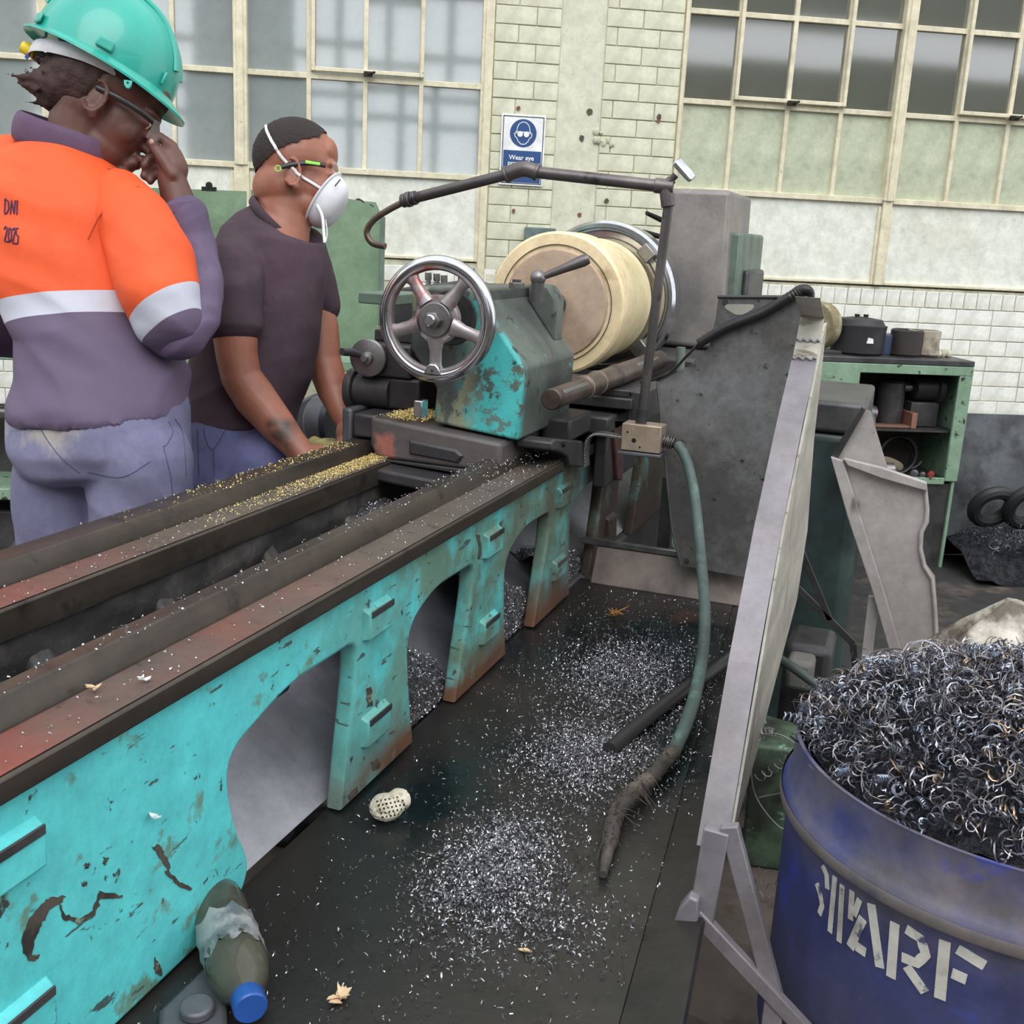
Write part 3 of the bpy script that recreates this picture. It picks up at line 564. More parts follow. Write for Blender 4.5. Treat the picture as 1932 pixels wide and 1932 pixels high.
# ------------------------------------------------------------------ carriage, cross slide and top slide
cg = thing('lathe_carriage', 'dark oily carriage and cross slide under the bronze workpiece', 'carriage', (-.85, 2.5, .9))
MB().prism([(-1.12, 2.36, .932), (-.62, 2.36, .932), (-.62, 2.36, .972), (-1.12, 2.36, .985)], (0, .42, 0)).build('saddle', OILY, cg, bevel=.006)
MB().box((-1.02, 2.42, .985), (-.585, 2.70, 1.010)).build('cross_slide', OILY, cg, bevel=.003)
MB().box((-1.02, 2.44, 1.010), (-.590, 2.68, 1.027)).build('slide_plate', OILY, cg, bevel=.003)
MB().box((-.60, 2.44, .952), (-.562, 2.66, 1.026)).build('slide_end', OILY, cg, bevel=.004)
MB().box((-.66, 2.40, .80), (-.63, 2.72, .935)).build('apron', OILY, cg, bevel=.005)
fb = MB(); fb.prism([PX(x, y, -.64) for x, y in ((1143, 790), (1165, 790), (1160, 905), (1150, 905))], (.02, 0, 0)); fb.build('red_lever', mat('dark_red_lever', S(96, 60, 56), .5, layers=[dict(c=S(50, 40, 40), scale=12, lo=.45, hi=.65)]), cg, bevel=.004)
# small clamped block that rides on the front slideway
MB().prism([PX(x, y, -.648) for x, y in ((1040, 835), (1048, 828), (1100, 832), (1100, 882), (1075, 880), (1072, 862), (1055, 852), (1040, 850))], (-.075, 0, 0)).build('wiper_block', OILY, cg, bevel=.004)
MB().box((-.72, 2.18, .94), (-.655, 2.34, .988)).build('stop_block', OILY, cg, bevel=.006)
p = PX(1063, 838, -.646); MB().cyl(p, p + Vector((.004, 0, 0)), .006, n=14).build('screw_hole', IRON, cg)
# top slide with its dial, seen left of the tailstock wheel
dp = Vector((-1.072, 2.062, 1.095)); dn = Vector((.12, -1, .0)).normalized()
MB().lathe([(.012, -.002), (.038, 0), (.040, .004), (.040, .012), (.036, .014)], dp + dn * -.006, dn * 1, 36).build('dial_plate', STEEL, cg, bevel=.001)
MB().lathe([(.014, 0), (.013, .01), (.0065, .012), (.006, .02)], dp + dn * .008, dn, 20).build('dial_boss', STEEL, cg)
MB().tube([dp + dn * .014 + Vector((-.012, 0, .006)), dp + dn * .03 + Vector((-.03, 0, .012)), dp + dn * .055 + Vector((-.04, 0, .014))], [.006, .009, .008], 12).build('crank_knob', OILY, cg)
MB().box((-1.10, 2.075, 1.055), (-.98, 2.42, 1.125)).build('top_slide', OILY, cg, bevel=.005)
MB().box((-1.09, 2.12, 1.125), (-.965, 2.40, 1.150)).build('top_slide_cover', OILY, cg, bevel=.004)
MB().box((-1.10, 2.08, .988), (-.96, 2.5, 1.055)).build('swivel_base', OILY, cg, bevel=.006)
MB().cyl((-1.115, 2.1, 1.02), (-1.03, 2.1, 1.02), .036, n=28).build('feed_drum', OILY, cg, bevel=.003)
MB().cyl((-1.132, 2.1, 1.02), (-1.115, 2.1, 1.02), .046, n=28).build('feed_drum_flange', OILY, cg, bevel=.003)
MB().box((-1.075, 2.0, .935), (-1.016, 2.32, .985)).build('saddle_wing', OILY, cg, bevel=.006)
MB().box((-1.112, 2.02, .84), (-1.088, 2.45, .99)).build('apron_plate', GREYM, cg, bevel=.006)
MB().prism([PY(x, y, 2.6) for x, y in ((740, 545), (860, 530), (905, 545), (905, 690), (742, 690))], (0, .16, 0)).build('tool_post', OILY, cg, bevel=.006)
for px_, py_ in ((808, 520), (824, 522), (838, 525), (890, 512)):
    b0 = PY(px_, py_ + 22, 2.62); b1 = PY(px_, py_ + 8, 2.62); b2 = PY(px_, py_ - 6, 2.62)
    t_ = MB(); t_.cyl(b0, b1, .007, n=10); t_.cyl(b1, b2, .010, n=4); t_.build('tool_bolt', STEEL, cg, bevel=.001)
MB().box(PY(752, 560, 2.55) + Vector((-.02, -.18, -.01)), PY(790, 560, 2.55) + Vector((.02, 0, .012))).build('tool_shank', TEALG, cg, bevel=.003)

# round bar lying across the cross slide
bar = thing('splined_shaft', 'brown steel shaft with keyways lying on the cross slide', 'shaft', (-.652, 2.4, 1.03))
sp0, sp1 = Vector((-.650, 2.02, 1.052)), Vector((-.640, 2.93, 1.052)); sd = (sp1 - sp0).normalized()
SHM = mat('browned_shaft', S(112, 98, 92), .4, .6, layers=[dict(c=S(74, 62, 58), scale=7, lo=.45, hi=.7, detail=7), dict(c=S(150, 132, 124), scale=20, lo=.62, hi=.72, amt=.6)], bump=(40, .15))
MB().lathe([(.019, 0), (.0215, .003), (.0215, .21), (.0245, .212), (.0245, .30), (.026, .302), (.026, .32), (.0245, .322), (.0245, .45), (.027, .453), (.027, .47), (.0255, .472), (.0255, .90), (.022, .905)], sp0, sd, 32).build('shaft_body', SHM, bar)
xk = Vector((.55, 0, .45)).normalized()
for a_, b_, r_ in ((.03, .19, .0215), (.60, .80, .0255)):
    MB().bar(sp0 + sd * a_ + xk * r_, sp0 + sd * b_ + xk * r_, .009, .002, up=xk).build('keyway', STEEL, bar, bevel=.0008)
for a_ in (.215, .31, .465): MB().torus(sp0 + sd * a_, sd, .0262 if a_ > .3 else .0248, .0009, 36, 6).build('scribe_line', BRASSB, bar)

# ------------------------------------------------------------------ coolant pipe
cp = thing('coolant_pipe', 'dark jointed coolant pipe arching over the tailstock', 'pipe', (-.54, 2.35, .9))
blk0, blk1 = PY(1170, 850, 2.33), PY(1248, 806, 2.33)
MB().box((blk0.x, 2.33, blk0.z + .002), (blk1.x, 2.385, blk1.z)).build('manifold_block', BRASSB, cp, bevel=.002)
for px_, py_, r_ in ((1196, 831, .0052), (1184, 815, .0024), (1207, 844, .0024)):
    p = PY(px_, py_, 2.3305); MB().cyl(p + Vector((0, -.0008, 0)), p + Vector((0, .002, 0)), r_, n=14).build('block_hole', IRON, cp)
MB().box((blk0.x - .006, 2.325, blk0.z - .008), (blk1.x + .004, 2.39, blk0.z)).build('shelf_strip', GREYM, cp, bevel=.002)
sb_ = bez([PY(1106, 880, 2.30), PY(1106, 845, 2.30), PY(1112, 826, 2.30), PY(1130, 818, 2.31), PY(1170, 823, 2.33)], 6)
st_ = MB()
for a_, b_ in zip(sb_, sb_[1:]): st_.bar(a_, b_ + (b_ - a_) * .05, .006, .035, up=(0, 1, 0))
st_.build('strap_bracket', STEEL, cp, bevel=.001)
v0 = PY(1209, 800, 2.355); v1 = PY(1263, 372, 2.33)
MB().tube([v0, v1], [.0105, .0105], 18).build('riser_pipe', PIPEM, cp)
MB().cyl(v0, v0 + (v1 - v0).normalized() * .035, .013, .012, 16).build('wrapped_thread', OILY, cp)
tee = PY(1256, 352, 2.33)
MB().cyl(v1 + (v0 - v1).normalized() * .02, tee, .0145, n=20).build('riser_socket', PIPEM, cp, bevel=.002)
hl_ = PY(985, 322, 2.28); e2 = PY(772, 376, 2.30)
d1 = (hl_ - tee).normalized()
MB().cyl(tee - d1 * .016, tee + d1 * .024, .0155, n=20).build('tee_socket', PIPEM, cp, bevel=.002)
MB().tube([tee, hl_], .0125, 18).build('upper_pipe', PIPEM, cp)
MB().tube([hl_, e2], .0118, 18).build('outer_pipe', PIPEM, cp)
el = bez([hl_ - d1 * .032, hl_ - d1 * .010 + Vector((0, 0, .004)), hl_ + (e2 - hl_).normalized() * .012 + Vector((0, 0, .003)), hl_ + (e2 - hl_).normalized() * .036], 6)
MB().tube(el, [.0145] + [.0165] * (len(el) - 2) + [.0145], 18).build('elbow', PIPEM, cp)
for q, d in ((el[0], el[1] - el[0]), (el[-1], el[-1] - el[-2])): MB().cyl(q - d.normalized() * .004, q + d.normalized() * .004, .0185, n=20).build('elbow_collar', PIPEM, cp, bevel=.002)
d2 = (e2 - hl_).normalized()
for k, r_ in ((-.014, .0155), (.0, .0172), (.012, .0155)): MB().cyl(e2 + d2 * (k - .005), e2 + d2 * (k + .006), r_, n=20).build('union_nut', PIPEM, cp, bevel=.002)
nz_ = bez([e2, PY(735, 395, 2.30), PY(705, 415, 2.30), PY(692, 438, 2.30), PY(702, 458, 2.30), PY(727, 465, 2.30)], 8)
MB().tube(nz_, [.0075] * len(nz_), 12).build('bent_nozzle', mat('copper_nozzle', S(122, 108, 96), .4, .7, layers=[dict(c=S(52, 48, 46), scale=6, lo=.4, hi=.7)]), cp)
vt = PY(1268, 338, 2.33); MB().cyl(tee, vt, .0105, n=16).build('valve_stem', PIPEM, cp); MB().cyl(vt, PY(1275, 330, 2.33), .007, n=14).build('valve_spindle', OILY, cp)
vh = MB(); c0 = PY(1284, 325, 2.33); vh.prism([c0 + PY(966 + x, 966 + y, 2.33) - PY(966, 966, 2.33) for x, y in ((-15, -13), (-9, -20), (12, 4), (18, 14), (13, 18), (6, 11))], (.006, .02, .008)); vh.build('valve_lever', CHROME, cp, bevel=.003)
hc = PY(1258, 833, 2.36); hd_ = (PY(1280, 838, 2.36) - hc).normalized()
MB().cyl(hc - hd_ * .012, hc + hd_ * .018, .011, n=18).build('hose_tail', OILY, cp)
for k in range(5): MB().torus(hc + hd_ * (-.006 + k * .005), hd_ + Vector((random.uniform(-.15, .15), 0, random.uniform(-.15, .15))), .0135, .0016, 22, 6).build('wire_wrap', STEEL, cp)
HOSEM = mat('faded_green_hose', S(82, 100, 96), .55, layers=[dict(c=S(104, 136, 124), scale=14, lo=.54, hi=.66), dict(c=S(54, 60, 58), scale=8, lo=.5, hi=.7, amt=.8)], bump=(60, .3))
RAGM = mat('grimy_rag', S(66, 60, 56), .85, layers=[dict(c=S(104, 94, 84), scale=18, lo=.5, hi=.7), dict(c=S(34, 32, 30), scale=9, lo=.5, hi=.7)], bump=(60, .8, .004))
gh = thing('green_hose', 'faded green coolant hose dropping from the brass-coloured block into the tray', 'hose', PZ(1270, 1420, .56))
hp = bez([PY(1278, 838, 2.36), PY(1296, 870, 2.34), PY(1311, 940, 2.30), PY(1322, 1050, 2.20), PY(1330, 1160, 2.04), PY(1322, 1260, 1.90), PZ(1300, 1350, .585), PZ(1268, 1425, .572)], 10)
MB().tube(hp, .0115, 14).build('hose', HOSEM, gh)
rp = bez([PZ(1272, 1415, .574), PZ(1230, 1465, .575), PZ(1190, 1500, .576), PZ(1162, 1535, .572), PZ(1150, 1590, .566), PZ(1138, 1650, .562)], 8)
MB().tube(rp, [.010 + .004 * math.sin(i * 1.7) ** 2 for i in range(len(rp) - 8)] + [.009 - .0005 * i for i in range(8)], 12).build('rag_wrapped_end', RAGM, gh)
fr = MB()
for i in range(46):
    b0 = rp[random.randrange(len(rp) - 6)]; d = Vector((random.uniform(-1, 1), random.uniform(-1, 1), .2)).normalized(); L_ = random.uniform(.015, .045)
    fr.tube(bez([b0, b0 + d * L_ * .5 + Vector((0, 0, .012)), b0 + d * L_ + Vector((random.uniform(-.02, .02), random.uniform(-.02, .02), -.008))], 4), .0007, 4)
fr.build('frayed_threads', RAGM, gh, kind='stuff')
bh = bez([PZ(1400, 1225, .60), PZ(1350, 1262, .575), PZ(1280, 1310, .568), PZ(1215, 1360, .566), PZ(1150, 1415, .566)], 8)
MB().tube(bh, [.013] * len(bh), 12).build('black_hose', mat('black_rubber', S(46, 44, 46), .5, bump=(50, .3)), label='limp black rubber hose lying across the silver chips in the tray', cat='hose')
# ------------------------------------------------------------------ splash guards
GUARDF = mat('bare_steel_guard', S(142, 138, 145), .5, .25, layers=[dict(c=S(122, 117, 118), scale=4, lo=.42, hi=.7, detail=7), dict(c=S(96, 88, 84), scale=5, lo=.45, hi=.7, detail=7, mask=(((0, 0, -1), -.72, -.55),))], bump=(30, .12))
GUARDS = mat('scuffed_guard_sheet', S(170, 166, 156), .5, .2, layers=[dict(c=S(192, 188, 176), scale=3, lo=.42, hi=.6, st=(1, 1, 5)), dict(c=S(120, 112, 96), scale=9, lo=.60, hi=.68, st=(1, 6, .6), detail=8)], bump=(20, .15))
DARKS = mat('dark_guard_sheet', S(90, 88, 88), .45, .25, layers=[dict(c=S(132, 132, 134), scale=3, lo=.46, hi=.66, detail=9, rgh=.75), dict(c=S(88, 82, 76), scale=2.2, lo=.5, hi=.68, detail=6), dict(c=S(40, 40, 42), scale=40, lo=.62, hi=.7, detail=8)], bump=(60, .25, .002))
GREYP = mat('dusty_grey_guard', S(158, 152, 150), .6, .1, layers=[dict(c=S(176, 170, 168), scale=2.5, lo=.4, hi=.65), dict(c=S(112, 106, 106), scale=5, lo=.64, hi=.68, st=(2, 2, .6), detail=3), dict(c=S(120, 112, 108), scale=30, lo=.66, hi=.72, amt=.7)], bump=(25, .12))
XS = -.150
g1 = thing('splash_guard', 'tall slanted steel splash guard with braced post at the tray edge', 'machine guard', (-.16, 1.5, .5))
fe = [PX(1372, 1600, XS), PX(1475, 1000, XS), PX(1541, 680, XS), PX(1552, 615, XS)]
re = [(2.00, 1.238), (2.02, 1.03), (2.13, .83), (2.07, .707), (1.59, .594), (1.40, .567)]
poly = fe + [Vector((XS, y, z)) for y, z in re]
MB().prism(poly, (.004, 0, 0)).build('cheek_sheet', GUARDS, g1)
fl_ = MB()
rowL = [PX(x, y, XS + .0055) + Vector((0, -.006, 0)) for x, y in ((1372, 1600), (1430, 1250), (1475, 1000), (1515, 800), (1541, 680))]
for a_, b_ in zip(rowL, rowL[1:]):
    w = Vector((-.039, -.004, 0)); fl_.add([a_, b_, b_ + w, a_ + w, a_ + Vector((0, .005, 0)), b_ + Vector((0, .005, 0)), b_ + w + Vector((0, .005, 0)), a_ + w + Vector((0, .005, 0))], [(0, 1, 2, 3), (4, 7, 6, 5), (0, 4, 5, 1), (1, 5, 6, 2), (2, 6, 7, 3), (3, 7, 4, 0)])
fl_.build('front_flange', GUARDF, g1)
tp = [PX(1541, 680, XS + .0055) + Vector((0, -.007, 0)), PX(1556, 600, XS + .0055) + Vector((0, -.007, 0)), PX(1548, 562, XS + .0055) + Vector((0, -.007, 0))]
ft = MB()
for a_, b_ in zip(tp, tp[1:]):
    w = Vector((-.038, -.004, 0)); ft.add([a_, b_, b_ + w, a_ + w, a_ + Vector((0, .006, 0)), b_ + Vector((0, .006, 0)), b_ + w + Vector((0, .006, 0)), a_ + w + Vector((0, .006, 0))], [(0, 1, 2, 3), (4, 7, 6, 5), (0, 4, 5, 1), (1, 5, 6, 2), (2, 6, 7, 3), (3, 7, 4, 0)])
ft.build('flange_tip', GUARDS, g1)
wl = MB(); wv = Vector((-.038, -.004, 0))
for f_, n_ in ((.45, 11), (.04, 10)):
    a_ = tp[0].lerp(tp[1], f_); wl.tube([a_ + wv * (k / (n_ - 1)) + Vector((0, -.002, .003 * math.sin(k * 2.1))) for k in range(n_)], .0026, 6)
wl.build('weld_bead', GUARDF, g1)
YP = PX(1372, 1600, XS).y - .004
def strut(a_, b_, w, name, y=YP):
    A, B = PY(*a_, y), PY(*b_, y); m_ = MB(); m_.bar(A, B, w, .014, up=(0, -1, 0)); m_.build(name, GUARDF, g1, bevel=.002)
YF = 1.20
strut((1353, 1565), (1322, 1740), .031, 'post_foot', YF); strut((1376, 1556), (1462, 1885), .022, 'brace', YF + .003); strut((1312, 1722), (1530, 1955), .020, 'lower_brace', YF - .003)
MB().prism([PY(x, y, YF - .020) for x, y in ((1300, 1692), (1318, 1700), (1316, 1742), (1262, 1776), (1262, 1762), (1280, 1715))], (0, .02, 0)).build('clip_plate', GUARDF, g1, bevel=.003)
bl = PY(1462, 1885, YF); MB().bar(bl, Vector((bl.x, bl.y - .03, 0)), .024, .014, up=(0, -1, 0)).build('floor_leg', GUARDF, g1, bevel=.002)
YD = 2.42
g2 = thing('splash_sheet', 'dark grey splash sheet standing at the back of the chip tray', 'machine guard', PY(1350, 1080, YD))
pl = [(1356, 560), (1523, 562), (1520, 700), (1424, 1092), (1285, 1067), (1268, 1000), (1240, 722), (1300, 690), (1338, 655), (1350, 600)]
MB().prism([PY(x, y, YD) for x, y in pl], (0, .004, 0)).build('sheet', DARKS, g2)
MB().tube([PY(1354, 560, YD), PY(1523, 561, YD)], .004, 8).build('top_edge', OILY, g2)
MB().tube([PY(1240, 722, YD - .001), PY(1268, 1000, YD - .001), PY(1285, 1067, YD - .001)], .0028, 8).build('side_edge', STEEL, g2)
for px_, py_ in ((1368, 570), (1296, 1058)):
    p = PY(px_, py_, YD); MB().lathe([(.006, 0), (.005, .003)], p, (0, -1, 0), 12).build('rivet', OILY, g2)
MB().prism([PY(1395 + 26 * math.cos(t) * (1 + .12 * math.sin(5 * t)), 574 + 20 * math.sin(t), YD - .0006) for t in [math.pi * k / 12 for k in range(13)]], (0, .0005, 0)).build('paint_scab', mat('flaked_paint', S(150, 148, 138), .7), g2, smooth=0)
MB().box(PY(1250, 900, YD + .12), PY(1262, 1070, YD + .14)).build('rear_stay', OILY, g2)
cn = thing('flexible_conduit', 'black ribbed conduit draped over the dark splash sheet', 'conduit', PY(1400, 610, YD - .02))
cpt = bez([PY(1318, 648, YD - .014), PY(1370, 618, YD - .014), PY(1440, 590, YD - .014), PY(1490, 560, YD - .014), PY(1512, 547, YD - .006), PY(1526, 552, YD + .012), PY(1525, 575, YD + .03)], 11)
CONDM = mat('black_conduit', S(48, 46, 48), .32, .3)
MB().tube(cpt, [.0105 + (.0014 if i % 2 else 0) for i in range(len(cpt))], 14).build('ribbed_sleeve', CONDM, cn)
MB().tube(bez([PY(1320, 647, YD - .014), PY(1295, 672, YD - .012), PY(1268, 700, YD - .008), PY(1235, 716, YD + .02), PY(1200, 725, YD + .25)], 8), .0032, 8).build('cable', CONDM, cn)

Y2 = 2.35
g3 = thing('folded_guard', 'pale grey folded guard panel with notched edge behind the swarf drum', 'machine guard', PY(1680, 1260, Y2))
out = [(1572, 864), (1600, 868), (1660, 884), (1748, 910), (1754, 960), (1753, 985), (1743, 1005), (1741, 1035), (1748, 1066), (1764, 1088), (1768, 1140), (1776, 1270), (1780, 1420), (1725, 1420), (1690, 1262), (1640, 1075), (1600, 960)]
MB().prism([PY(x, y, Y2) for x, y in out], (0, .005, 0)).build('panel', GREYP, g3)
MB().prism([PY(x, y, Y2 - .002) for x, y in ((1568, 860), (1592, 868), (1628, 985), (1672, 1125), (1712, 1265), (1690, 1268), (1645, 1110), (1600, 975))], (0, -.012, 0)).build('left_flange', GREYP, g3, bevel=.002)
MB().prism([PY(x, y, Y2 - .003) for x, y in ((1592, 862), (1665, 880), (1748, 908), (1750, 924), (1664, 900), (1600, 876))], (0, -.018, 0)).build('top_flange', GREYP, g3, bevel=.002)
edge = [(1746, 924), (1749, 965), (1747, 985), (1738, 1003), (1736, 1035), (1743, 1068), (1758, 1092), (1763, 1140), (1770, 1270)]
MB().tube([PY(x, y, Y2 - .004) for x, y in edge], .004, 8).build('rolled_edge', GREYP, g3)
MB().prism([PY(x, y, Y2 + .012) for x, y in ((1628, 772), (1642, 776), (1676, 888), (1640, 880), (1576, 862), (1600, 818))], (0, .004, 0)).build('upper_flap', GREYP, g3)
MB().prism([PY(x, y, Y2 + .008) for x, y in ((1626, 766), (1634, 772), (1580, 866), (1568, 858))], (0, -.01, 0)).build('flap_edge', OILY, g3, bevel=.001)
lgp = PY(1641, 1290, Y2 + .02); MB().bar(PY(1649, 1125, Y2 + .01), Vector((lgp.x - .005, lgp.y, 0)), .022, .006, up=(0, -1, 0)).build('support_leg', GREYP, g3, bevel=.001)
lgp = PY(1760, 1420, Y2); MB().bar(lgp + Vector((0, 0, .05)), Vector((lgp.x, lgp.y, 0)), .05, .006, up=(0, -1, 0)).build('support_leg', GREYP, g3, bevel=.001)
# stay irons behind the first guard
sy = thing('stay_iron', 'pair of dark diagonal stay irons beside the slanted guard', 'brace', PY(1560, 1190, 2.5))
MB().bar(PY(1505, 1110, 2.5), PY(1610, 1215, 2.5), .016, .006, up=(0, -1, 0)).build('angle_stay', OILY, sy, bevel=.001)
MB().bar(PY(1512, 1040, 2.5), PY(1566, 1170, 2.5), .014, .006, up=(0, -1, 0)).build('angle_stay', OILY, sy, bevel=.001)
MB().bar(PY(1610, 1215, 2.5), Vector((.05, 2.55, 0)), .016, .006, up=(0, -1, 0)).build('angle_stay', OILY, sy, bevel=.001)

# dark green machine cabinet behind the guard
DGREEN = mat('dark_green_cabinet', S(60, 78, 76), .3, .1, layers=[dict(c=S(34, 40, 42), scale=2.6, lo=.40, hi=.62, detail=6), dict(c=S(96, 168, 160), scale=9, lo=.66, hi=.69, detail=8, mask=(((0, 0, 1), .88, .9),))], bump=(20, .2))
mc = thing('machine_cabinet', 'dark green rounded machine cabinet behind the slanted splash guard', 'machine', (-.15, 3.15, 0))
MB().box((-.34, 2.97, 0), (-.075, 3.45, .905)).build('cabinet_body', DGREEN, mc, bevel=.035, seg=4)
MB().box((-.34, 2.96, .895), (-.09, 3.45, .978)).build('cabinet_cap', OILY, mc, bevel=.012, seg=3)
# coolant pump beside the tray
pm = thing('coolant_pump', 'grimy green coolant pump block below the slanted guard', 'pump', (-.1, 2.3, 0))
PUMPG = mat('grimy_green_pump', S(92, 116, 92), .55, layers=[dict(c=S(50, 54, 48), scale=7, lo=.42, hi=.6, detail=8), dict(c=S(130, 172, 150), scale=16, lo=.62, hi=.66, detail=8)], bump=(25, .5, .004))
MB().prism([PZ(1420, 1405, .30), PZ(1545, 1420, .30), PZ(1545, 1375, .30), PZ(1440, 1345, .30)], (0, 0, -.30)).build('pump_base', PUMPG, pm, bevel=.008)
MB().box(PZ(1475, 1330, .28) + Vector((-.01, 0, -.25)), PZ(1560, 1330, .28) + Vector((.0, .12, .16))).build('pump_motor', OILY, pm, bevel=.02)
MB().box(PY(1478, 1300, 2.42), PY(1542, 1232, 2.50)).build('pump_head', mat('stone_grey_casting', S(104, 102, 98), .7, layers=[dict(c=S(84, 112, 98), scale=14, lo=.58, hi=.64, detail=8)], bump=(25, .4)), pm, bevel=.012)
MB().tube(bez([PY(1465, 1240, 2.40), PY(1500, 1262, 2.36), PY(1540, 1292, 2.34), PY(1570, 1320, 2.34), PY(1590, 1360, 2.34)], 8), .011, 12).build('pump_hose', mat('flaking_hose', S(56, 66, 62), .5, layers=[dict(c=S(108, 140, 126), scale=18, lo=.6, hi=.65, detail=8)]), pm)
mtm = MB()
for i in range(240):
    p = PZ(random.uniform(1395, 1540), random.uniform(1430, 1700), .012); d = Vector((random.uniform(-1, 1), random.uniform(-1, 1), .3)) * random.uniform(.006, .02); mtm.tube([p, p + d * .6 + Vector((0, 0, .006)), p + d], .0008, 3)
mtm.build('floor_swarf', STEEL, kind='stuff', label='fine loose swarf threads on the dark floor beside the blue drum', cat='swarf')

# ------------------------------------------------------------------ swarf drum
DC = Vector((.209, 1.418, 0)); DR = .29
DRUMM = mat('blue_drum_paint', S(72, 80, 138), .42, .1, layers=[dict(c=S(76, 78, 108), scale=3, lo=.42, hi=.65, detail=6), dict(c=S(128, 120, 120), scale=4, lo=.40, hi=.60, detail=8, mask=(((0, 0, 1), .60, .69),)), dict(c=S(70, 88, 190), scale=5, lo=.58, hi=.66, detail=5), dict(c=S(110, 104, 102), scale=14, lo=.62, hi=.7, detail=8, amt=.7), dict(c=S(40, 42, 56), scale=2.6, lo=.52, hi=.68, amt=.8)], bump=(10, .15, .006))
dr = thing('swarf_drum', 'blue steel drum stencilled with SWARF, heaped with metal turnings', 'drum', DC)
prof = [(.27, .004), (.282, .0), (DR, .012), (DR, .30), (DR + .004, .31), (DR + .008, .325), (DR + .004, .34), (DR, .35), (DR, .64), (DR + .004, .650), (DR + .011, .660), (DR + .011, .668), (DR + .004, .680), (DR, .690), (DR - .001, .745), (DR + .001, .750), (DR - .004, .750), (DR - .006, .74), (DR - .008, .05), (.01, .04)]
dm = MB(); dm.lathe([(r_, z) for r_, z in prof], DC, (0, 0, 1), 96, caps=True); dm.build('drum_shell', DRUMM, dr)
MB().lathe([(DR + .0115, .657), (DR + .0125, .660), (DR + .0125, .669), (DR + .0115, .672)], DC, (0, 0, 1), 96, caps=False).build('worn_hoop', mat('worn_hoop', S(124, 116, 116), .5, .3, layers=[dict(c=S(74, 80, 120), scale=7, lo=.5, hi=.62, detail=7)]), dr)
LETM = mat('stencil_paint', S(206, 202, 194), .6, layers=[dict(c=S(136, 126, 116), scale=14, lo=.5, hi=.7, detail=8), dict(c=S(80, 82, 110), scale=30, lo=.60, hi=.66, detail=8)])
def letter(strokes, w=.0105):
    m_ = MB()
    for pts in strokes:
        P_ = [Vector((math.radians(t) * DR, z)) for t, z in pts]
        F_ = []
        for a_, b_ in zip(P_, P_[1:]):
            k = max(2, int((b_ - a_).length / .006))
            for i in range(k): F_.append(a_ + (b_ - a_) * (i / k))
        F_.append(P_[-1]); vv = []
        for i, p in enumerate(F_):
            d = (F_[min(i + 1, len(F_) - 1)] - F_[max(i - 1, 0)]).normalized(); q = Vector((-d.y, d.x)) * w / 2
            for e in (p - q, p + q):
                for rr_ in (DR + .0005, DR + .0014): t = e.x / DR; vv.append(DC + Vector((math.cos(t) * rr_, math.sin(t) * rr_, e.y)))
        fs = []
        for i in range(len(F_) - 1): o = i * 4; fs += [(o, o + 4, o + 6, o + 2), (o + 1, o + 3, o + 7, o + 5), (o, o + 1, o + 5, o + 4), (o + 2, o + 6, o + 7, o + 3)]
        e = (len(F_) - 1) * 4; fs += [(0, 2, 3, 1), (e, e + 1, e + 3, e + 2)]
        m_.add(vv, fs)
    m_.build('stencil_letter', LETM, dr, smooth=60)
letter([[(-142.2, .641), (-140.3, .634), (-139.4, .618)], [(-143.6, .612), (-141.8, .604), (-140.4, .592), (-141.0, .578)]], .0078)
letter([[(-137.4, .641), (-136.6, .568)], [(-134.7, .638), (-133.3, .566)], [(-131.6, .640), (-130.9, .604)], [(-129.2, .636), (-130.1, .612)]], .0078)
letter([[(-129.9, .570), (-127.6, .616)], [(-128.4, .577), (-125.6, .577)], [(-126.0, .640), (-121.6, .570)]], .0115)
letter([[(-119.7, .634), (-118.7, .566)], [(-117.0, .634), (-113.6, .631), (-112.0, .615), (-113.6, .600), (-117.0, .598)], [(-115.6, .590), (-110.9, .570)]], .0115)
letter([[(-108.6, .641), (-107.7, .570)], [(-105.9, .638), (-100.2, .630)], [(-106.2, .607), (-103.2, .606)]], .0125)
# heap of turnings: a dark core mound and loose coils over it
SWARFD = mat('dark_swarf', S(52, 52, 58), .4, .7, layers=[dict(c=S(24, 24, 27), scale=40, lo=.45, hi=.6)], bump=(90, 1.0, .01))
SW1 = mat('blued_swarf', S(172, 180, 198), .25, .9); SW2 = mat('grey_swarf', S(156, 152, 156), .32, .85); SW3 = mat('dark_swarf_coil', S(92, 92, 102), .34, .8); SW4 = mat('straw_swarf', S(150, 128, 108), .3, .9)
def hz(x, y):
    d = math.hypot(x - DC.x, y - DC.y) / .30
    return .735 + .115 * max(0, 1 - d ** 2.4) + .010 * noise.noise(Vector((x * 14, y * 14, 3)))
core = MB(); N_ = 26; vv = []; fs = []
for i in range(N_ + 1):
    for k in range(48):
        rr_ = .275 * i / N_; t = 2 * math.pi * k / 48; x, y = DC.x + rr_ * math.cos(t), DC.y + rr_ * math.sin(t); vv.append((x, y, hz(x, y) - .018 + .012 * noise.noise(Vector((x * 40, y * 40, 1)))))
for i in range(N_):
    for k in range(48): fs.append((i * 48 + k, i * 48 + (k + 1) % 48, (i + 1) * 48 + (k + 1) % 48, (i + 1) * 48 + k))
core.add(vv, fs); sw = thing('swarf_heap', 'tangled heap of blued steel turnings filling the blue drum', 'swarf', (DC.x, DC.y, .70))
core.build('heap_core', SWARFD, sw)
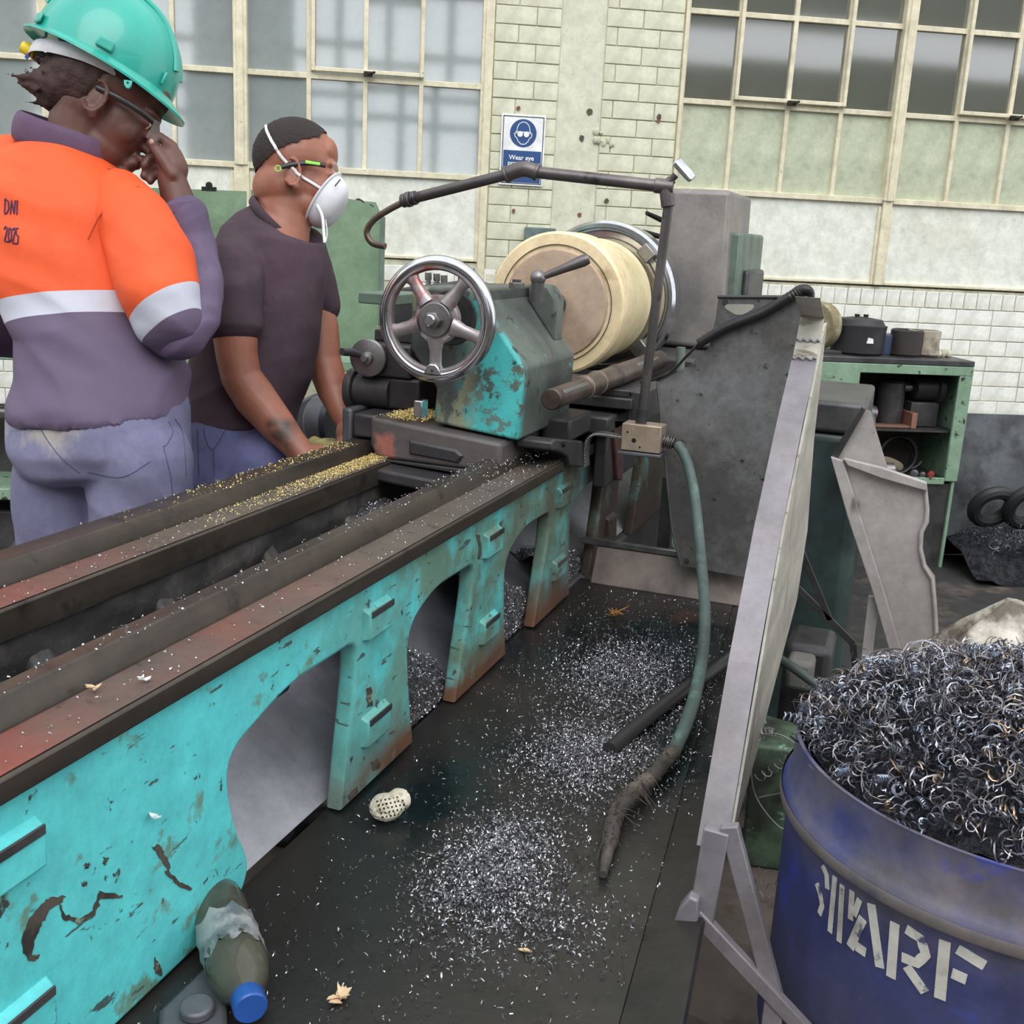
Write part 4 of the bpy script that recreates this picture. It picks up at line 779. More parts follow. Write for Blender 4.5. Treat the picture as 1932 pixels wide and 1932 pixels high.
def coil(m_, c, d, L_, r_, turns, wire, n=9, sides=3, droop=0):
    d = d.normalized(); x, y = basis(d); k = max(6, int(turns * n)); pts = []; ph = random.uniform(0, 6.28)
    bend = Vector((random.uniform(-1, 1), random.uniform(-1, 1), random.uniform(-.4, .4))) * L_ * .35
    for i in range(k + 1):
        t = i / k; a_ = ph + 2 * math.pi * turns * t; rr_ = r_ * (1 - .25 * t)
        pts.append(c + d * (L_ * (t - .5)) + bend * (4 * (t - .5) ** 2 - .3) + (x * math.cos(a_) + y * math.sin(a_)) * rr_ + Vector((0, 0, -droop * t * t)))
    m_.tube(pts, wire, sides, caps=False)
def heap(name, mt, n, rl, rr_r, tr, wire, inner=0, lift=(.0, .02), rmax=.285):
    m_ = MB()
    for _ in range(n):
        t = random.uniform(0, 6.283); q = rmax * math.sqrt(random.uniform(inner, 1)); x, y = DC.x + q * math.cos(t), DC.y + q * math.sin(t)
        c = Vector((x, y, hz(x, y) + random.uniform(*lift))); d = Vector((random.gauss(0, 1), random.gauss(0, 1), random.gauss(0, .35)))
        coil(m_, c, d, random.uniform(*rl), random.uniform(*rr_r), random.uniform(*tr), random.uniform(*wire))
    m_.build(name, mt, sw, kind='stuff', smooth=60)
heap('blued_coils', SW1, 330, (.015, .06), (.002, .006), (2, 9), (.0005, .0009))
heap('grey_curls', SW2, 1100, (.006, .03), (.003, .016), (.4, 1.8), (.0004, .0011))
heap('dark_curls', SW3, 1500, (.006, .03), (.003, .012), (.5, 2.5), (.0007, .0014), lift=(-.008, .012))
heap('open_loops', SW2, 170, (.0, .03), (.012, .034), (.4, 1.1), (.0005, .0009), lift=(-.005, .018))
heap('straw_curls', SW4, 70, (.01, .04), (.004, .009), (1, 3), (.0007, .0012))
for a_, b_, r_, tn in (((1602, 1395), (1603, 1500), .0075, 11), ((1708, 1480), (1700, 1590), .0065, 13), ((1850, 1480), (1905, 1590), .0065, 13), ((1640, 1235), (1632, 1290), .004, 9), ((1480, 1345), (1560, 1385), .006, 9)):
    A, B = PD(*a_, 1.42), PD(*b_, 1.30 if b_[1] > 1450 else 1.42); m_ = MB(); coil(m_, (A + B) / 2, B - A, (B - A).length, r_, tn, .0011, n=14, sides=5); m_.build('long_coil', SW1, sw, label='long tightly wound coil')
ls = MB()
for pts in ([(1580, 1320), (1620, 1250), (1700, 1240), (1690, 1300)], [(1660, 1275), (1640, 1235), (1700, 1225), (1740, 1260)], [(1615, 1290), (1680, 1400), (1760, 1450)], [(1700, 1400), (1850, 1300), (1932, 1340)], [(1640, 1300), (1720, 1275), (1800, 1330), (1900, 1290)], [(1610, 1420), (1640, 1530), (1690, 1470), (1780, 1560)], [(1800, 1500), (1880, 1440), (1932, 1520)], [(1560, 1340), (1530, 1390), (1570, 1420), (1600, 1380)], [(1720, 1560), (1770, 1640), (1785, 1600), (1830, 1580)], [(1850, 1260), (1890, 1300), (1880, 1390)]):
    ls.tube(bez([PD(x, y, 1.36 + .16 * (1500 - y) / 250) for x, y in pts], 10), .0012, 4)
ls.build('loose_strands', SW2, sw)
st2 = thing('trailing_swarf', 'thin swarf coils trailing from the drum towards the slanted guard', 'swarf', PY(1480, 1480, 1.6))
for a_, b_ in (((1415, 1395), (1470, 1375)), ((1432, 1470), (1520, 1405))):
    A, B = PY(*a_, 1.62), PY(*b_, 1.60); m_ = MB(); coil(m_, (A + B) / 2, B - A, (B - A).length, .007, 9, .0008, n=12, sides=4); m_.build('coil', SW2, st2)
for pts in ([(1440, 1385), (1480, 1390), (1540, 1440), (1590, 1485)], [(1432, 1505), (1490, 1490), (1540, 1450), (1543, 1415)], [(1415, 1420), (1425, 1500), (1470, 1560), (1500, 1560)]):
    MB().tube(bez([PY(x, y, 1.58) for x, y in pts], 10), .0011, 5).build('strand', SW2, st2)

# white woven sack behind the drum
sk = MB(); sc = PY(1870, 1240, 1.88)
rings = []
for i in range(15):
    t = i / 14; z = sc.z + .075 - .75 * (t ** 1.0) * 1.0; w = .012 + .155 * (1 - (1 - min(1, t * 3.2)) ** 2.0)
    ring = []
    for k in range(40):
        a_ = 2 * math.pi * k / 40; f_ = 1 + .12 * math.sin(3 * a_ + 1.2) * (1 - .5 * t) + .09 * math.sin(7 * a_ + 4 * t) + .10 * noise.noise(Vector((math.cos(a_) * 2.5, math.sin(a_) * 2.5, t * 9)))
        ring.append(Vector((sc.x + .03 + w * f_ * math.cos(a_), sc.y + .10 + .8 * w * f_ * math.sin(a_), max(z, .002))))
    rings.append(ring)
sk.loft(rings)
SACK = mat('dirty_white_sack', S(210, 204, 192), .75, layers=[dict(c=S(104, 96, 86), scale=11, lo=.40, hi=.56, detail=9), dict(c=S(34, 32, 32), scale=6, lo=.58, hi=.64, st=(2, 1, .5), detail=6)], bump=(90, .5, .003))
sk.build('woven_sack', SACK, label='dirty white woven sack standing behind the swarf drum', cat='sack')

# ------------------------------------------------------------------ green cabinet by the wall and what it holds
GREEN = mat('green_cabinet_paint', S(122, 150, 126), .45, layers=[dict(c=S(140, 166, 144), scale=3, lo=.4, hi=.7), dict(c=S(48, 52, 46), scale=26, lo=.60, hi=.66, detail=8), dict(c=S(70, 80, 68), scale=5, lo=.58, hi=.72, detail=8, amt=.7)], bump=(30, .15))
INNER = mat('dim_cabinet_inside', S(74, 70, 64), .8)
cb = thing('storage_cabinet', 'green steel cabinet with open shelves against the white brick wall', 'cabinet', WALLM @ Vector((2.15, -.2, 0)))
W_ = lambda: MB(WALLM)
W_().box((1.35, -.36, .905), (2.535, -.03, .93)).build('top', OILY, cb, bevel=.004)
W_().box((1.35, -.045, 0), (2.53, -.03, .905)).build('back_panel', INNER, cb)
W_().box((2.515, -.35, .0), (2.53, -.045, .905)).build('side_panel', GREEN, cb, bevel=.002)
W_().box((1.35, -.35, .0), (1.365, -.045, .905)).build('side_panel', GREEN, cb, bevel=.002)
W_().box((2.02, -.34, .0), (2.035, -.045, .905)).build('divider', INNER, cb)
W_().box((1.36, -.36, .40), (2.025, -.345, .905)).build('door', GREEN, cb, bevel=.003)
for q in (((2.022, .865), (2.535, .905)), ((2.475, .40), (2.535, .865)), ((2.022, .385), (2.475, .415))): W_().box((q[0][0], -.36, q[0][1]), (q[1][0], -.345, q[1][1])).build('door_frame', GREEN, cb, bevel=.003)
W_().box((2.535, -.33, .42), (2.548, -.31, .88)).build('hinge_strip', GREEN, cb, bevel=.002)
for z in (.40, .62): W_().box((2.035, -.33, z - .008), (2.515, -.05, z)).build('shelf', OILY, cb)
W_().box((1.35, -.34, .0), (2.53, -.33, .385)).build('lower_front', OILY, cb)
# things on top
def wl_(s_, n, z): return WALLM @ Vector((s_, n, z))
TAN = mat('tan_stone_ring', S(128, 118, 90), .7, layers=[dict(c=S(168, 160, 134), scale=14, lo=.5, hi=.65), dict(c=S(96, 88, 64), scale=8, lo=.55, hi=.7)], bump=(30, .4))
ob = MB(); ob.tube(bez([wl_(1.84, -.2, .95), wl_(1.87, -.2, 1.02), wl_(1.895, -.2, 1.09), wl_(1.87, -.2, 1.15), wl_(1.80, -.2, 1.18)], 8), [(.05, .05)] * 33, 14); 
gw = thing('grinding_wheel', 'tan worn grinding stone standing at the left end of the cabinet top', 'grinding stone', wl_(1.86, -.2, .93))
MB().lathe([(.03, -.03), (.098, -.03), (.102, 0), (.098, .03), (.03, .03)], wl_(1.885, -.2, 1.045), wn * .55 + wd, 40).build('stone', TAN, gw, bevel=.004)
W_().box((1.86, -.26, .93), (1.98, -.13, .945)).build('stand', OILY, gw, bevel=.003)
BLK = mat('soot_black', S(40, 39, 42), .6, layers=[dict(c=S(58, 56, 58), scale=9, lo=.5, hi=.7)])
pt = thing('black_pot', 'wide black lidded pot on the green cabinet top', 'pot', wl_(2.07, -.2, .93))
MB().lathe([(.10, 0), (.112, .01), (.115, .10), (.118, .125), (.108, .128), (.095, .150), (.02, .160)], wl_(2.065, -.2, .93), (0, 0, 1), 40).build('pot_body', BLK, pt)
for s_ in (2.05, 2.09): MB().cyl(wl_(s_, -.2, 1.085), wl_(s_, -.2, 1.10), .008, .012, 12).build('lid_knob', BLK, pt)
W_().prism([(2.055, -.318, .985), (2.085, -.318, .985), (2.082, -.318, 1.005), (2.06, -.318, 1.01)], (0, .006, 0)).build('paper_patch', WHITE, pt)
MB().lathe([(.045, 0), (.05, .01), (.05, .085), (.045, .09)], wl_(2.195, -.18, .93), (0, 0, 1), 24).build('blue_can', mat('dull_blue_can', S(66, 80, 104), .5), label='dull blue can between the black pot and the charred ring', cat='can')
MB().lathe([(.062, 0), (.070, .01), (.070, .11), (.064, .115), (.058, .115), (.058, .01)], wl_(2.28, -.22, .93), (0, 0, 1), 28).build('charred_tin', mat('charred_tin', S(52, 46, 46), .6, layers=[dict(c=S(80, 72, 66), scale=9, lo=.5, hi=.7)]), label='charred dark tin standing beside the blue can on the cabinet', cat='tin')
MB().lathe([(.06, 0), (.075, .012), (.066, .05), (.070, .112), (.060, .114), (.056, .03)], wl_(2.37, -.20, .93), (0, 0, 1), 28).build('pale_flange', mat('pale_casting', S(168, 160, 144), .6, layers=[dict(c=S(112, 100, 84), scale=10, lo=.48, hi=.66)], bump=(30, .3)), label='pale flanged casting at the right end of the cabinet top', cat='casting')
ch_ = MB()
for i in range(7): c = wl_(random.uniform(2.41, 2.50), -.2 + random.uniform(-.05, .05), .945); ch_.ell(c, (random.uniform(.012, .026), .02, random.uniform(.013, .02)), n=8, m=6)
ch_.build('rubble_heap', MORTAR, label='small pale rubble heap at the cabinet corner', cat='rubble')
# things inside
def tag2(o, l, c): return tag(o, l, c)
RUB = mat('black_rubber_belt', S(38, 38, 40), .5); STM = OILY
MB().lathe([(.05, 0), (.06, .01), (.06, .19), (.05, .2)], wl_(2.25, -.2, .62), (0, 0, 1), 24).build('dark_canister', STM, label='dark upright canister in the middle of the top shelf', cat='canister')
m_ = thing('electric_motor', 'black motor lying at the right of the cabinet top shelf', 'motor', wl_(2.41, -.2, .74))
MB().lathe([(.03, 0), (.055, .01), (.06, .10), (.08, .105), (.08, .13), (.05, .14)], wl_(2.34, -.2, .79), wd, 28).build('motor_body', RUB, m_)
MB().cyl(wl_(2.30, -.2, .79), wl_(2.34, -.2, .79), .02, n=16).build('motor_shaft', STEEL, m_)
W_().box((2.33, -.25, .622), (2.46, -.15, .73)).build('motor_stand', OILY, m_, bevel=.004)
MB().lathe([(.04, 0), (.05, .02), (.03, .09)], wl_(2.07, -.26, .68), wd, 20).build('grey_bowl', STEEL, label='pale grey bowl at the left end of the top shelf', cat='bowl')
W_().box((2.06, -.30, .622), (2.33, -.24, .632)).build('wood_board', mat('reddish_board', S(120, 88, 74), .7), label='reddish board lying under the canister on the top shelf', cat='board', bevel=.002)
W_().box((2.31, -.31, .622), (2.335, -.16, .69)).build('copper_angle', mat('copper_angle', S(150, 108, 90), .5, .3), label='copper-coloured angle piece beside the motor stand', cat='bracket', bevel=.002)
b_ = MB()
for k, (s_, r_, n) in enumerate(((2.30, .085, -.24), (2.31, .075, -.2))): b_.torus(wl_(s_, n, .40 + r_ * .98 + .008), wn + wd * .25 * k, r_, (.008, .016), 40, 8)
b_.build('drive_belt', RUB, label='pair of black looped drive belts on the lower shelf', cat='belt')
cl = bez([wl_(2.12, -.28, .43), wl_(2.2, -.29, .47), wl_(2.27, -.29, .455), wl_(2.30, -.28, .43), wl_(2.24, -.28, .415), wl_(2.15, -.28, .418)], 8); m_ = MB(); m_.tube(cl, [(.022, .004)] * len(cl), 8, ref=wd.cross(wn)); m_.build('canvas_belt', mat('khaki_webbing', S(116, 106, 90), .8), label='khaki canvas belt coiled in front of the black belts', cat='belt')
MB().lathe([(.028, 0), (.034, .006), (.034, .05), (.028, .055)], wl_(2.20, -.31, .435), wd, 22).build('steel_bush', STEEL, label='short steel bush lying on the lower shelf', cat='bush')
for i, (s_, r_) in enumerate(((2.36, .018), (2.40, .014), (2.44, .016))):
    MB().lathe([(r_ * .5, 0), (r_, .002), (r_, .03), (r_ * .5, .032)], wl_(s_, -.30, .40 + r_), wd * .6 + wn, 6 if i else 14).build('machine_part', STEEL if i < 2 else mat('red_capped_part', S(150, 60, 56), .5), label=('small bright nut right of the belts on the lower shelf', 'small hexagonal nut beside the red-capped part', 'small red-capped part at the right of the lower shelf')[i], cat='hardware', bevel=.002)
rg = bez([wl_(2.08, -.2, .57), wl_(2.25, -.21, .545), wl_(2.40, -.2, .56), wl_(2.44, -.2, .59)], 8)
MB().tube([q + Vector((0, 0, -.135)) for q in rg], .006, 8).build('bent_rod', OILY, label='bent dark rod at the back of the lower shelf', cat='rod')

# leaning sheet and scrap tyres by the wall at far right
SHEETM = mat('zinc_grey_sheet', S(92, 94, 98), .45, .4, layers=[dict(c=S(120, 124, 128), scale=2.4, lo=.48, hi=.7, detail=7), dict(c=S(54, 54, 58), scale=4, lo=.48, hi=.66, detail=7)], bump=(20, .15))
W_().prism([(2.56, -.13, 0), (3.6, -.13, 0), (3.6, -.05, .66), (2.56, -.05, .66)], (0, .006, 0)).build('leaning_sheet', SHEETM, label='dark grey metal sheet leaning on the wall right of the cabinet', cat='metal sheet', bevel=.001)
for i, (s_, r_, n) in enumerate(((2.94, .10, -.30), (2.78, .085, -.26))):
    MB().torus(wl_(s_, n, r_ + .02 + .16), wn + Vector((0, 0, .5)), r_, .03, 36, 10).build('scrap_ring', RUB, label=('black rubber ring leaning on the grey sheet, farther right', 'smaller black rubber ring nearer the green cabinet')[i], cat='rubber ring')
pile = MB(); vv = []; fs = []
for i in range(25):
    for k in range(17):
        s_ = 2.56 + .05 * i; n = -.62 + .03 * k; z = max(.002, .17 * math.sin(math.pi * min(1, max(0, (k - 1) / 15)) ) * (.7 + .3 * math.sin(i * .8)) + .05 * noise.noise(Vector((s_ * 9, n * 9, 0)))); vv.append((s_, n, z))
for i in range(24):
    for k in range(16): fs.append((i * 17 + k, (i + 1) * 17 + k, (i + 1) * 17 + k + 1, i * 17 + k + 1))
MB(WALLM).add(vv, fs).build('black_swarf_pile', SWARFD, label='low black pile of swarf along the foot of the grey sheet', cat='swarf', kind='stuff')
m_ = MB()
for _ in range(500):
    s_ = random.uniform(2.6, 3.6); n = random.uniform(-.5, -.25); coil(m_, wl_(s_, n, random.uniform(.1, .19)), Vector((random.gauss(0, 1), random.gauss(0, 1), .3)), random.uniform(.01, .05), random.uniform(.006, .02), random.uniform(.6, 2), .0015, n=7)
m_.build('black_swarf_curls', SW3, label='loose dark curls on the black pile by the wall', cat='swarf', kind='stuff')

# ------------------------------------------------------------------ green guard, bench and tooling behind the workers
LG = mat('pale_green_guard', S(124, 150, 122), .5, layers=[dict(c=S(104, 128, 104), scale=2.2, lo=.42, hi=.68, detail=7), dict(c=S(90, 94, 78), scale=3.5, lo=.52, hi=.7, detail=8, mask=(((0, 0, 1), 1.28, 1.44),)), dict(c=S(166, 172, 152), scale=24, lo=.69, hi=.73, detail=7)], bump=(24, .15))
NB = -.80
gb = thing('machine_back_guard', 'tall pale green splash board of the machine behind the workers', 'machine guard', WALLM @ Vector((-.35, NB, .93)))
W_().prism([(-.46, NB, .93), (-.005, NB, .93), (-.008, NB, 1.40), (-.03, NB, 1.448), (-.10, NB, 1.452), (-.22, NB, 1.468), (-.46, NB, 1.468)], (0, .012, 0)).build('right_sheet', LG, gb)
W_().prism([(-1.05, NB - .004, .93), (-.475, NB - .004, .93), (-.475, NB - .004, 1.462), (-1.05, NB - .004, 1.452)], (0, .012, 0)).build('left_sheet', LG, gb)
W_().box((-.012, NB - .012, .93), (.004, NB + .012, 1.40)).build('edge_post', TEALG, gb, bevel=.002)
m_ = MB(WALLM); m_.tube([(-.10 + .010 * i, NB + .004 + .002 * math.sin(i * 2.0), 1.452 - .0006 * i * i + .004 * math.sin(i * 1.4)) for i in range(11)], .004, 6); m_.build('torn_edge', IRON, gb)
m_ = MB(WALLM); m_.lathe([(.008, -.004), (.012, 0), (.008, .004)], (-.60, NB, 1.475), (0, 1, 0), 14); m_.box((-.625, NB - .004, 1.455), (-.575, NB + .004, 1.47)); m_.build('hook_plate', IRON, gb)
bn = thing('workbench', 'green edged steel bench in front of the pale green splash board', 'bench', WALLM @ Vector((-.7, -1.0, 0)))
W_().box((-2.2, -1.15, .895), (.02, NB + .02, .93)).build('bench_top', GREEN, bn, bevel=.004)
W_().box((-2.2, -1.10, .42), (.0, -.83, .46)).build('lower_rail', GREEN, bn, bevel=.004)
for s_ in (-1.9, -1.15, -.55, -.03): W_().box((s_ - .025, -1.10, 0), (s_ + .025, -1.05, .895)).build('bench_leg', OILY, bn, bevel=.004)
W_().box((-2.2, -.84, .0), (.0, -.82, .70)).build('back_sheet', OILY, bn)
W_().box((-2.2, -1.08, .12), (-.0, -.84, .15)).build('bottom_shelf', OILY, bn)
sl = MB(WALLM); sl.cyl((-1.9, -1.0, .70), (-1.1, -1.0, .70), .022, n=16); sl.build('feed_bar', STEEL, label='bright steel bar under the bench beside the person in orange', cat='bar')
sl = MB(WALLM); sl.tube([(-1.14, -1.02, .46), (-1.19, -1.04, .30), (-1.26, -1.06, .17)], [.03, .03, .03], 12); sl.build('oily_pipe', OILY, label='oily black pipe leaning under the bench at far left', cat='pipe')
sl = MB(WALLM); sl.box((-1.5, -1.0, .15), (-1.22, -.9, .36)); sl.build('steel_block', OILY, label='dark steel block on the bottom shelf at far left', cat='block', bevel=.01)
tr = thing('tool_holder_rack', 'black tool holder with bright bolts on the green bench', 'tool holder', WALLM @ Vector((-.23, -.95, .93)))
W_().box((-.275, -.98, 1.005), (-.155, -.90, 1.045)).build('holder_block', OILY, tr, bevel=.004)
W_().box((-.255, -.96, .93), (-.16, -.90, 1.005)).build('holder_base', RUSTY if 'RUSTY' in globals() else OILY, tr, bevel=.006)
for i in range(6): W_().cyl((-.268 + i * .021, -.985, 1.000), (-.268 + i * .021, -.985, 1.030), .006, n=8).build('clamp_bolt', CHROME, tr)
gbx = PD(590, 790, 2.75); MB().lathe([(.05, 0), (.06, .01), (.06, .05), (.05, .06)], gbx, Vector((1, 0, 0)), 24).build('gearbox_disc', GREYM, cg)
MB().prism([PD(x, y, 2.75) for x, y in ((555, 760), (592, 742), (592, 842), (560, 850), (548, 800))], (0, .08, 0)).build('feed_gearbox', GREYM, cg, bevel=.008)
# ------------------------------------------------------------------ chips and debris
SILV = mat('silver_chips', S(200, 198, 204), .25, .85); SILD = mat('dull_chips', S(120, 118, 124), .35, .8); GOLDC = mat('brass_chips', S(240, 216, 140), .35, .6, layers=[dict(c=S(250, 236, 190), scale=200, lo=.5, hi=.6)])
def chip(m_, p, r_, w, up=.3):
    n = Vector((random.gauss(0, 1), random.gauss(0, 1), random.gauss(up, .7))).normalized(); x, y = basis(n); a0 = random.uniform(0, 6.28); sw_ = random.uniform(1.6, 4.2); k = 4; vv = []
    h = n * (w * .5); sh = n * random.uniform(-.6, .6) * r_
    for i in range(k + 1):
        a_ = a0 + sw_ * i / k; q = p + (x * math.cos(a_) + y * math.sin(a_)) * r_ + sh * (i / k); vv += [q - h, q + h]
    m_.add(vv, [(2 * i, 2 * i + 2, 2 * i + 3, 2 * i + 1) for i in range(k)])
def inpoly(x, y, P_):
    c = False; j = len(P_) - 1
    for i in range(len(P_)):
        if (P_[i][1] > y) != (P_[j][1] > y) and x < (P_[j][0] - P_[i][0]) * (y - P_[i][1]) / (P_[j][1] - P_[i][1]) + P_[i][0]: c = not c
        j = i
    return c
# mounds in the tray: (centre, radii, height, count)
cl_ = [(PZ(1170, 1275, TZ), .13, .22, .014, 5200), (PZ(1110, 1430, TZ), .12, .15, .012, 5600), (PZ(930, 1640, TZ), .085, .16, .012, 5200), (PZ(1270, 1330, TZ), .07, .25, .006, 900), (PZ(1010, 1740, TZ), .10, .10, .006, 900)]
tc_ = thing('silver_chip_spread', 'curled silver chips drifted in piles across the black tray', 'metal chips', (-.45, 1.5, TZ))
ma, mb_ = MB(), MB()
for c, sx, sy, h, n in cl_:
    for _ in range(n):
        dx, dy = random.gauss(0, .5), random.gauss(0, .5); x, y = c.x + dx * sx, c.y + dy * sy
        if not (-.665 < x < -.20 and .3 < y < 2.42): continue
        z = TZ + .002 + h * math.exp(-(dx * dx + dy * dy) * 2) * random.uniform(.1, 1)
        chip(ma if random.random() < .55 else mb_, Vector((x, y, z)), random.uniform(.0018, .0042), random.uniform(.0007, .0017))
for _ in range(2600):
    x, y = random.uniform(-.66, -.21), random.uniform(.75, 2.42) ; chip(ma if random.random() < .5 else mb_, Vector((x, y, TZ + .002)), random.uniform(.0012, .0045), random.uniform(.0005, .0014))
ma.build('bright_chips', SILV, tc_, kind='stuff', smooth=0); mb_.build('dull_chips', SILD, tc_, kind='stuff', smooth=0)
# drifts behind the arches and between the slideways
dp_ = thing('silver_chip_drift', 'banks of silver chips inside the arched openings of the bed', 'metal chips', (-.75, 1.6, .58))
BANK = mat('chip_bank', S(110, 108, 114), .45, .6, layers=[dict(c=S(60, 60, 64), scale=120, lo=.45, hi=.6)], bump=(160, 1.0, .004))
ma = MB()
def bank(y0, y1, x0, x1, za, zb, n):
    N1, N2 = 22, 14; vv = []; fs = []
    f = lambda u, v: TZ + .004 + (za * (1 - u) ** .7 + zb * u) * (.9 + .1 * v) * (.85 + .3 * noise.noise(Vector((u * 4, v * 4, y0))))
    for i in range(N1 + 1):
        for k in range(N2 + 1): u, v = i / N1, max(0, (k - 1) / (N2 - 1)); vv.append((x1 + (x0 - x1) * v, y0 + (y1 - y0) * u, f(u, v) if k else TZ + .001))
    for i in range(N1):
        for k in range(N2): a_ = i * (N2 + 1) + k; fs.append((a_, a_ + 1, a_ + N2 + 2, a_ + N2 + 1))
    MB().add(vv, fs).build('chip_bank', BANK, dp_, kind='stuff')
    for _ in range(n):
        u, v = random.random(), max(0, random.uniform(-.6, 1)); chip(ma, Vector((x1 + (x0 - x1) * v + (random.uniform(-.002, .002) if v == 0 else 0), y0 + (y1 - y0) * u, f(u, v) + .002 if v else TZ + (f(u, 0) - TZ) * random.random())), random.uniform(.002, .004), random.uniform(.0008, .0016))
bank(1.42, 1.67, -.86, -.706, .25, .03, 2600); bank(1.87, 2.10, -.86, -.706, .2, .05, 1900); bank(2.29, 2.5, -.86, -.706, .10, .05, 900)
c0 = PZ(700, 975, .80); bk = MB(); bk.ell(c0, (.05, .10, .03), n=20, m=10); bk.build('chip_bank', BANK, dp_, kind='stuff')
for _ in range(900):
    v = Vector((random.gauss(0, 1), random.gauss(0, 1), abs(random.gauss(0, 1)))).normalized(); chip(ma, c0 + Vector((v.x * .05, v.y * .10, v.z * .031)), random.uniform(.002, .004), .0012)
ma.build('loose_chips', SILV, dp_, kind='stuff', smooth=0)
# brass chips on the rear slideway, on the tailstock base and the carriage
gc = thing('brass_chip_scatter', 'golden brass chips sprinkled along the rear slideway', 'metal chips', (-1.0, 1.7, .906))
m_ = MB(); ms = MB()
for _ in range(5200):
    t = 1 - random.random() ** 1.0 * random.random() ** .6; y = 1.05 + .93 * t; x = -1.016 + .045 * random.random() ** 1.2
    if random.random() > (t ** 2.2) * 1.1: continue
    chip(m_, Vector((x, y, .9075 + random.random() * .004 * t)), random.uniform(.0006, .0018), random.uniform(.0006, .0016), .8)
for _ in range(380):
    t = random.random() ** .45; chip(m_, Vector((random.uniform(-1.08, -1.03), 1.15 + .8 * t, .933)), random.uniform(.0008, .002), random.uniform(.0008, .0018), .8)
for _ in range(900):
    x, y = random.choice([(random.uniform(-.72, -.665), random.uniform(.6, 2.3)), (random.uniform(-.765, -.73), random.uniform(.6, 2.3)), (random.uniform(-1.02, -.965), random.uniform(.9, 2.0))]); z = .9325 if -.77 < x < -.725 else .9065
    chip(ms, Vector((x, y, z)), random.uniform(.0006, .0022), random.uniform(.0006, .0018), .8)
for _ in range(700): chip(ms, Vector((random.uniform(-.765, -.668), random.uniform(1.75, 2.4), .934 if random.random() < .4 else .908)), random.uniform(.0008, .002), random.uniform(.0006, .0014), .8)
gp = PD(745, 775, 2.06)
for _ in range(2600):
    dx, dy = random.gauss(0, .022), random.gauss(0, .035); x, y = -.945 + dx, 2.03 + dy
    if x < -1.01 or x > -.90 or y < 1.966: continue
    chip(m_, Vector((x, y, .990 + .016 * math.exp(-(dx * dx / .0008 + dy * dy / .003)) * random.random())), random.uniform(.0008, .0022), random.uniform(.0008, .002), .8)
for _ in range(900): chip(m_, Vector((random.uniform(-1.09, -.97), random.uniform(2.12, 2.4), 1.152 + .004 * random.random())), random.uniform(.0008, .002), .0015, .8)
m_.build('brass_chips', GOLDC, gc, kind='stuff', smooth=0); ms.build('pale_flecks', SILV, gc, kind='stuff', smooth=0)

# pumice lump with holes
PUM = mat('pumice', S(206, 200, 182), .85, layers=[dict(c=S(168, 158, 136), scale=20, lo=.45, hi=.7)], bump=(60, .5, .003))
pmc = PZ(727, 1545, TZ)
pu = MB(); R_ = Matrix.Rotation(.3, 3, 'Z')
pu.ell(pmc + Vector((0, 0, .018)), (.024, .022, .019), n=20, m=14); pu.ell(pmc + Vector((.012, .018, .024)), (.018, .016, .016), n=16, m=10)
me = remesh(pu, .0022, 3, disp=lambda co, n: .0022 * noise.noise(co * 60) + (-.0028 if noise.noise(co * 150) > .28 else 0))
po = mkobj('pumice_stone', me, PUM, label='cream pitted pumice lump lying on the black tray', cat='stone')
hm = MB(); bv = BVHTree.FromPolygons([v.co for v in me.vertices], [p.vertices for p in me.polygons])
for i in range(7):
    for k in range(5):
        o = PZ(712 + i * 7.5 + k * 2.5, 1512 + k * 7.5 - i * 1.5, TZ); d = (o - CAM).normalized(); h = bv.ray_cast(CAM, d)
        if h[0]: hm.cyl(h[0] - h[1] * .002, h[0] + h[1] * .0006, .0015, n=8)
hm.build('pit_holes', IRON, po)
# plastic bottle with a blue cap
BT = thing('plastic_bottle', 'crumpled clear plastic bottle with a blue cap by the bed foot', 'bottle', PZ(440, 1820, TZ))
b0, b1 = PZ(408, 1700, TZ + .034), PZ(474, 1905, TZ + .034); bd2 = (b1 - b0).normalized(); L_ = (b1 - b0).length
PET = mat('dirty_clear_plastic', S(120, 118, 104), .12, trans=.55, ior=1.35, layers=[dict(c=S(86, 84, 72), scale=20, lo=.45, hi=.7)])
MB().lathe([(.02, -.02), (.030, 0), (.032, .02), (.031, L_ * .40), (.033, L_ * .55), (.033, L_ * .66), (.026, L_ * .80), (.015, L_ * .88), (.0135, L_ * .92)], b0, bd2, 32).build('bottle_body', PET, BT)
MB().lathe([(.0165, 0), (.0175, .002), (.0175, .019), (.016, .021)], b0 + bd2 * (L_ * .89), bd2, 28).build('cap', mat('blue_cap', S(42, 88, 168), .35), BT)
LABL = mat('torn_label', S(150, 150, 150), .4, layers=[dict(c=S(96, 104, 108), scale=25, lo=.48, hi=.6), dict(c=S(50, 110, 160), scale=9, lo=.62, hi=.65)])
x_, y_ = basis(bd2); lb = MB(); vv = []; fs = []
for i in range(13):
    for k in range(15):
        a_ = math.radians(-100 + 200 * k / 14); nn = Vector((0, 0, 1)) - bd2 * bd2.z; nn.normalize(); mm = bd2.cross(nn); rr_ = .0335 + .0012 * math.sin(k * 2.3 + i); t = L_ * (.30 + .30 * i / 12) + (.006 * math.sin(k * 1.9) if i in (0, 12) else 0)
        vv.append(b0 + bd2 * t + (nn * math.cos(a_) + mm * math.sin(a_)) * rr_)
for i in range(12):
    for k in range(14): fs.append((i * 15 + k, i * 15 + k + 1, (i + 1) * 15 + k + 1, (i + 1) * 15 + k))
lb.add(vv, fs); lb.build('label', LABL, BT)
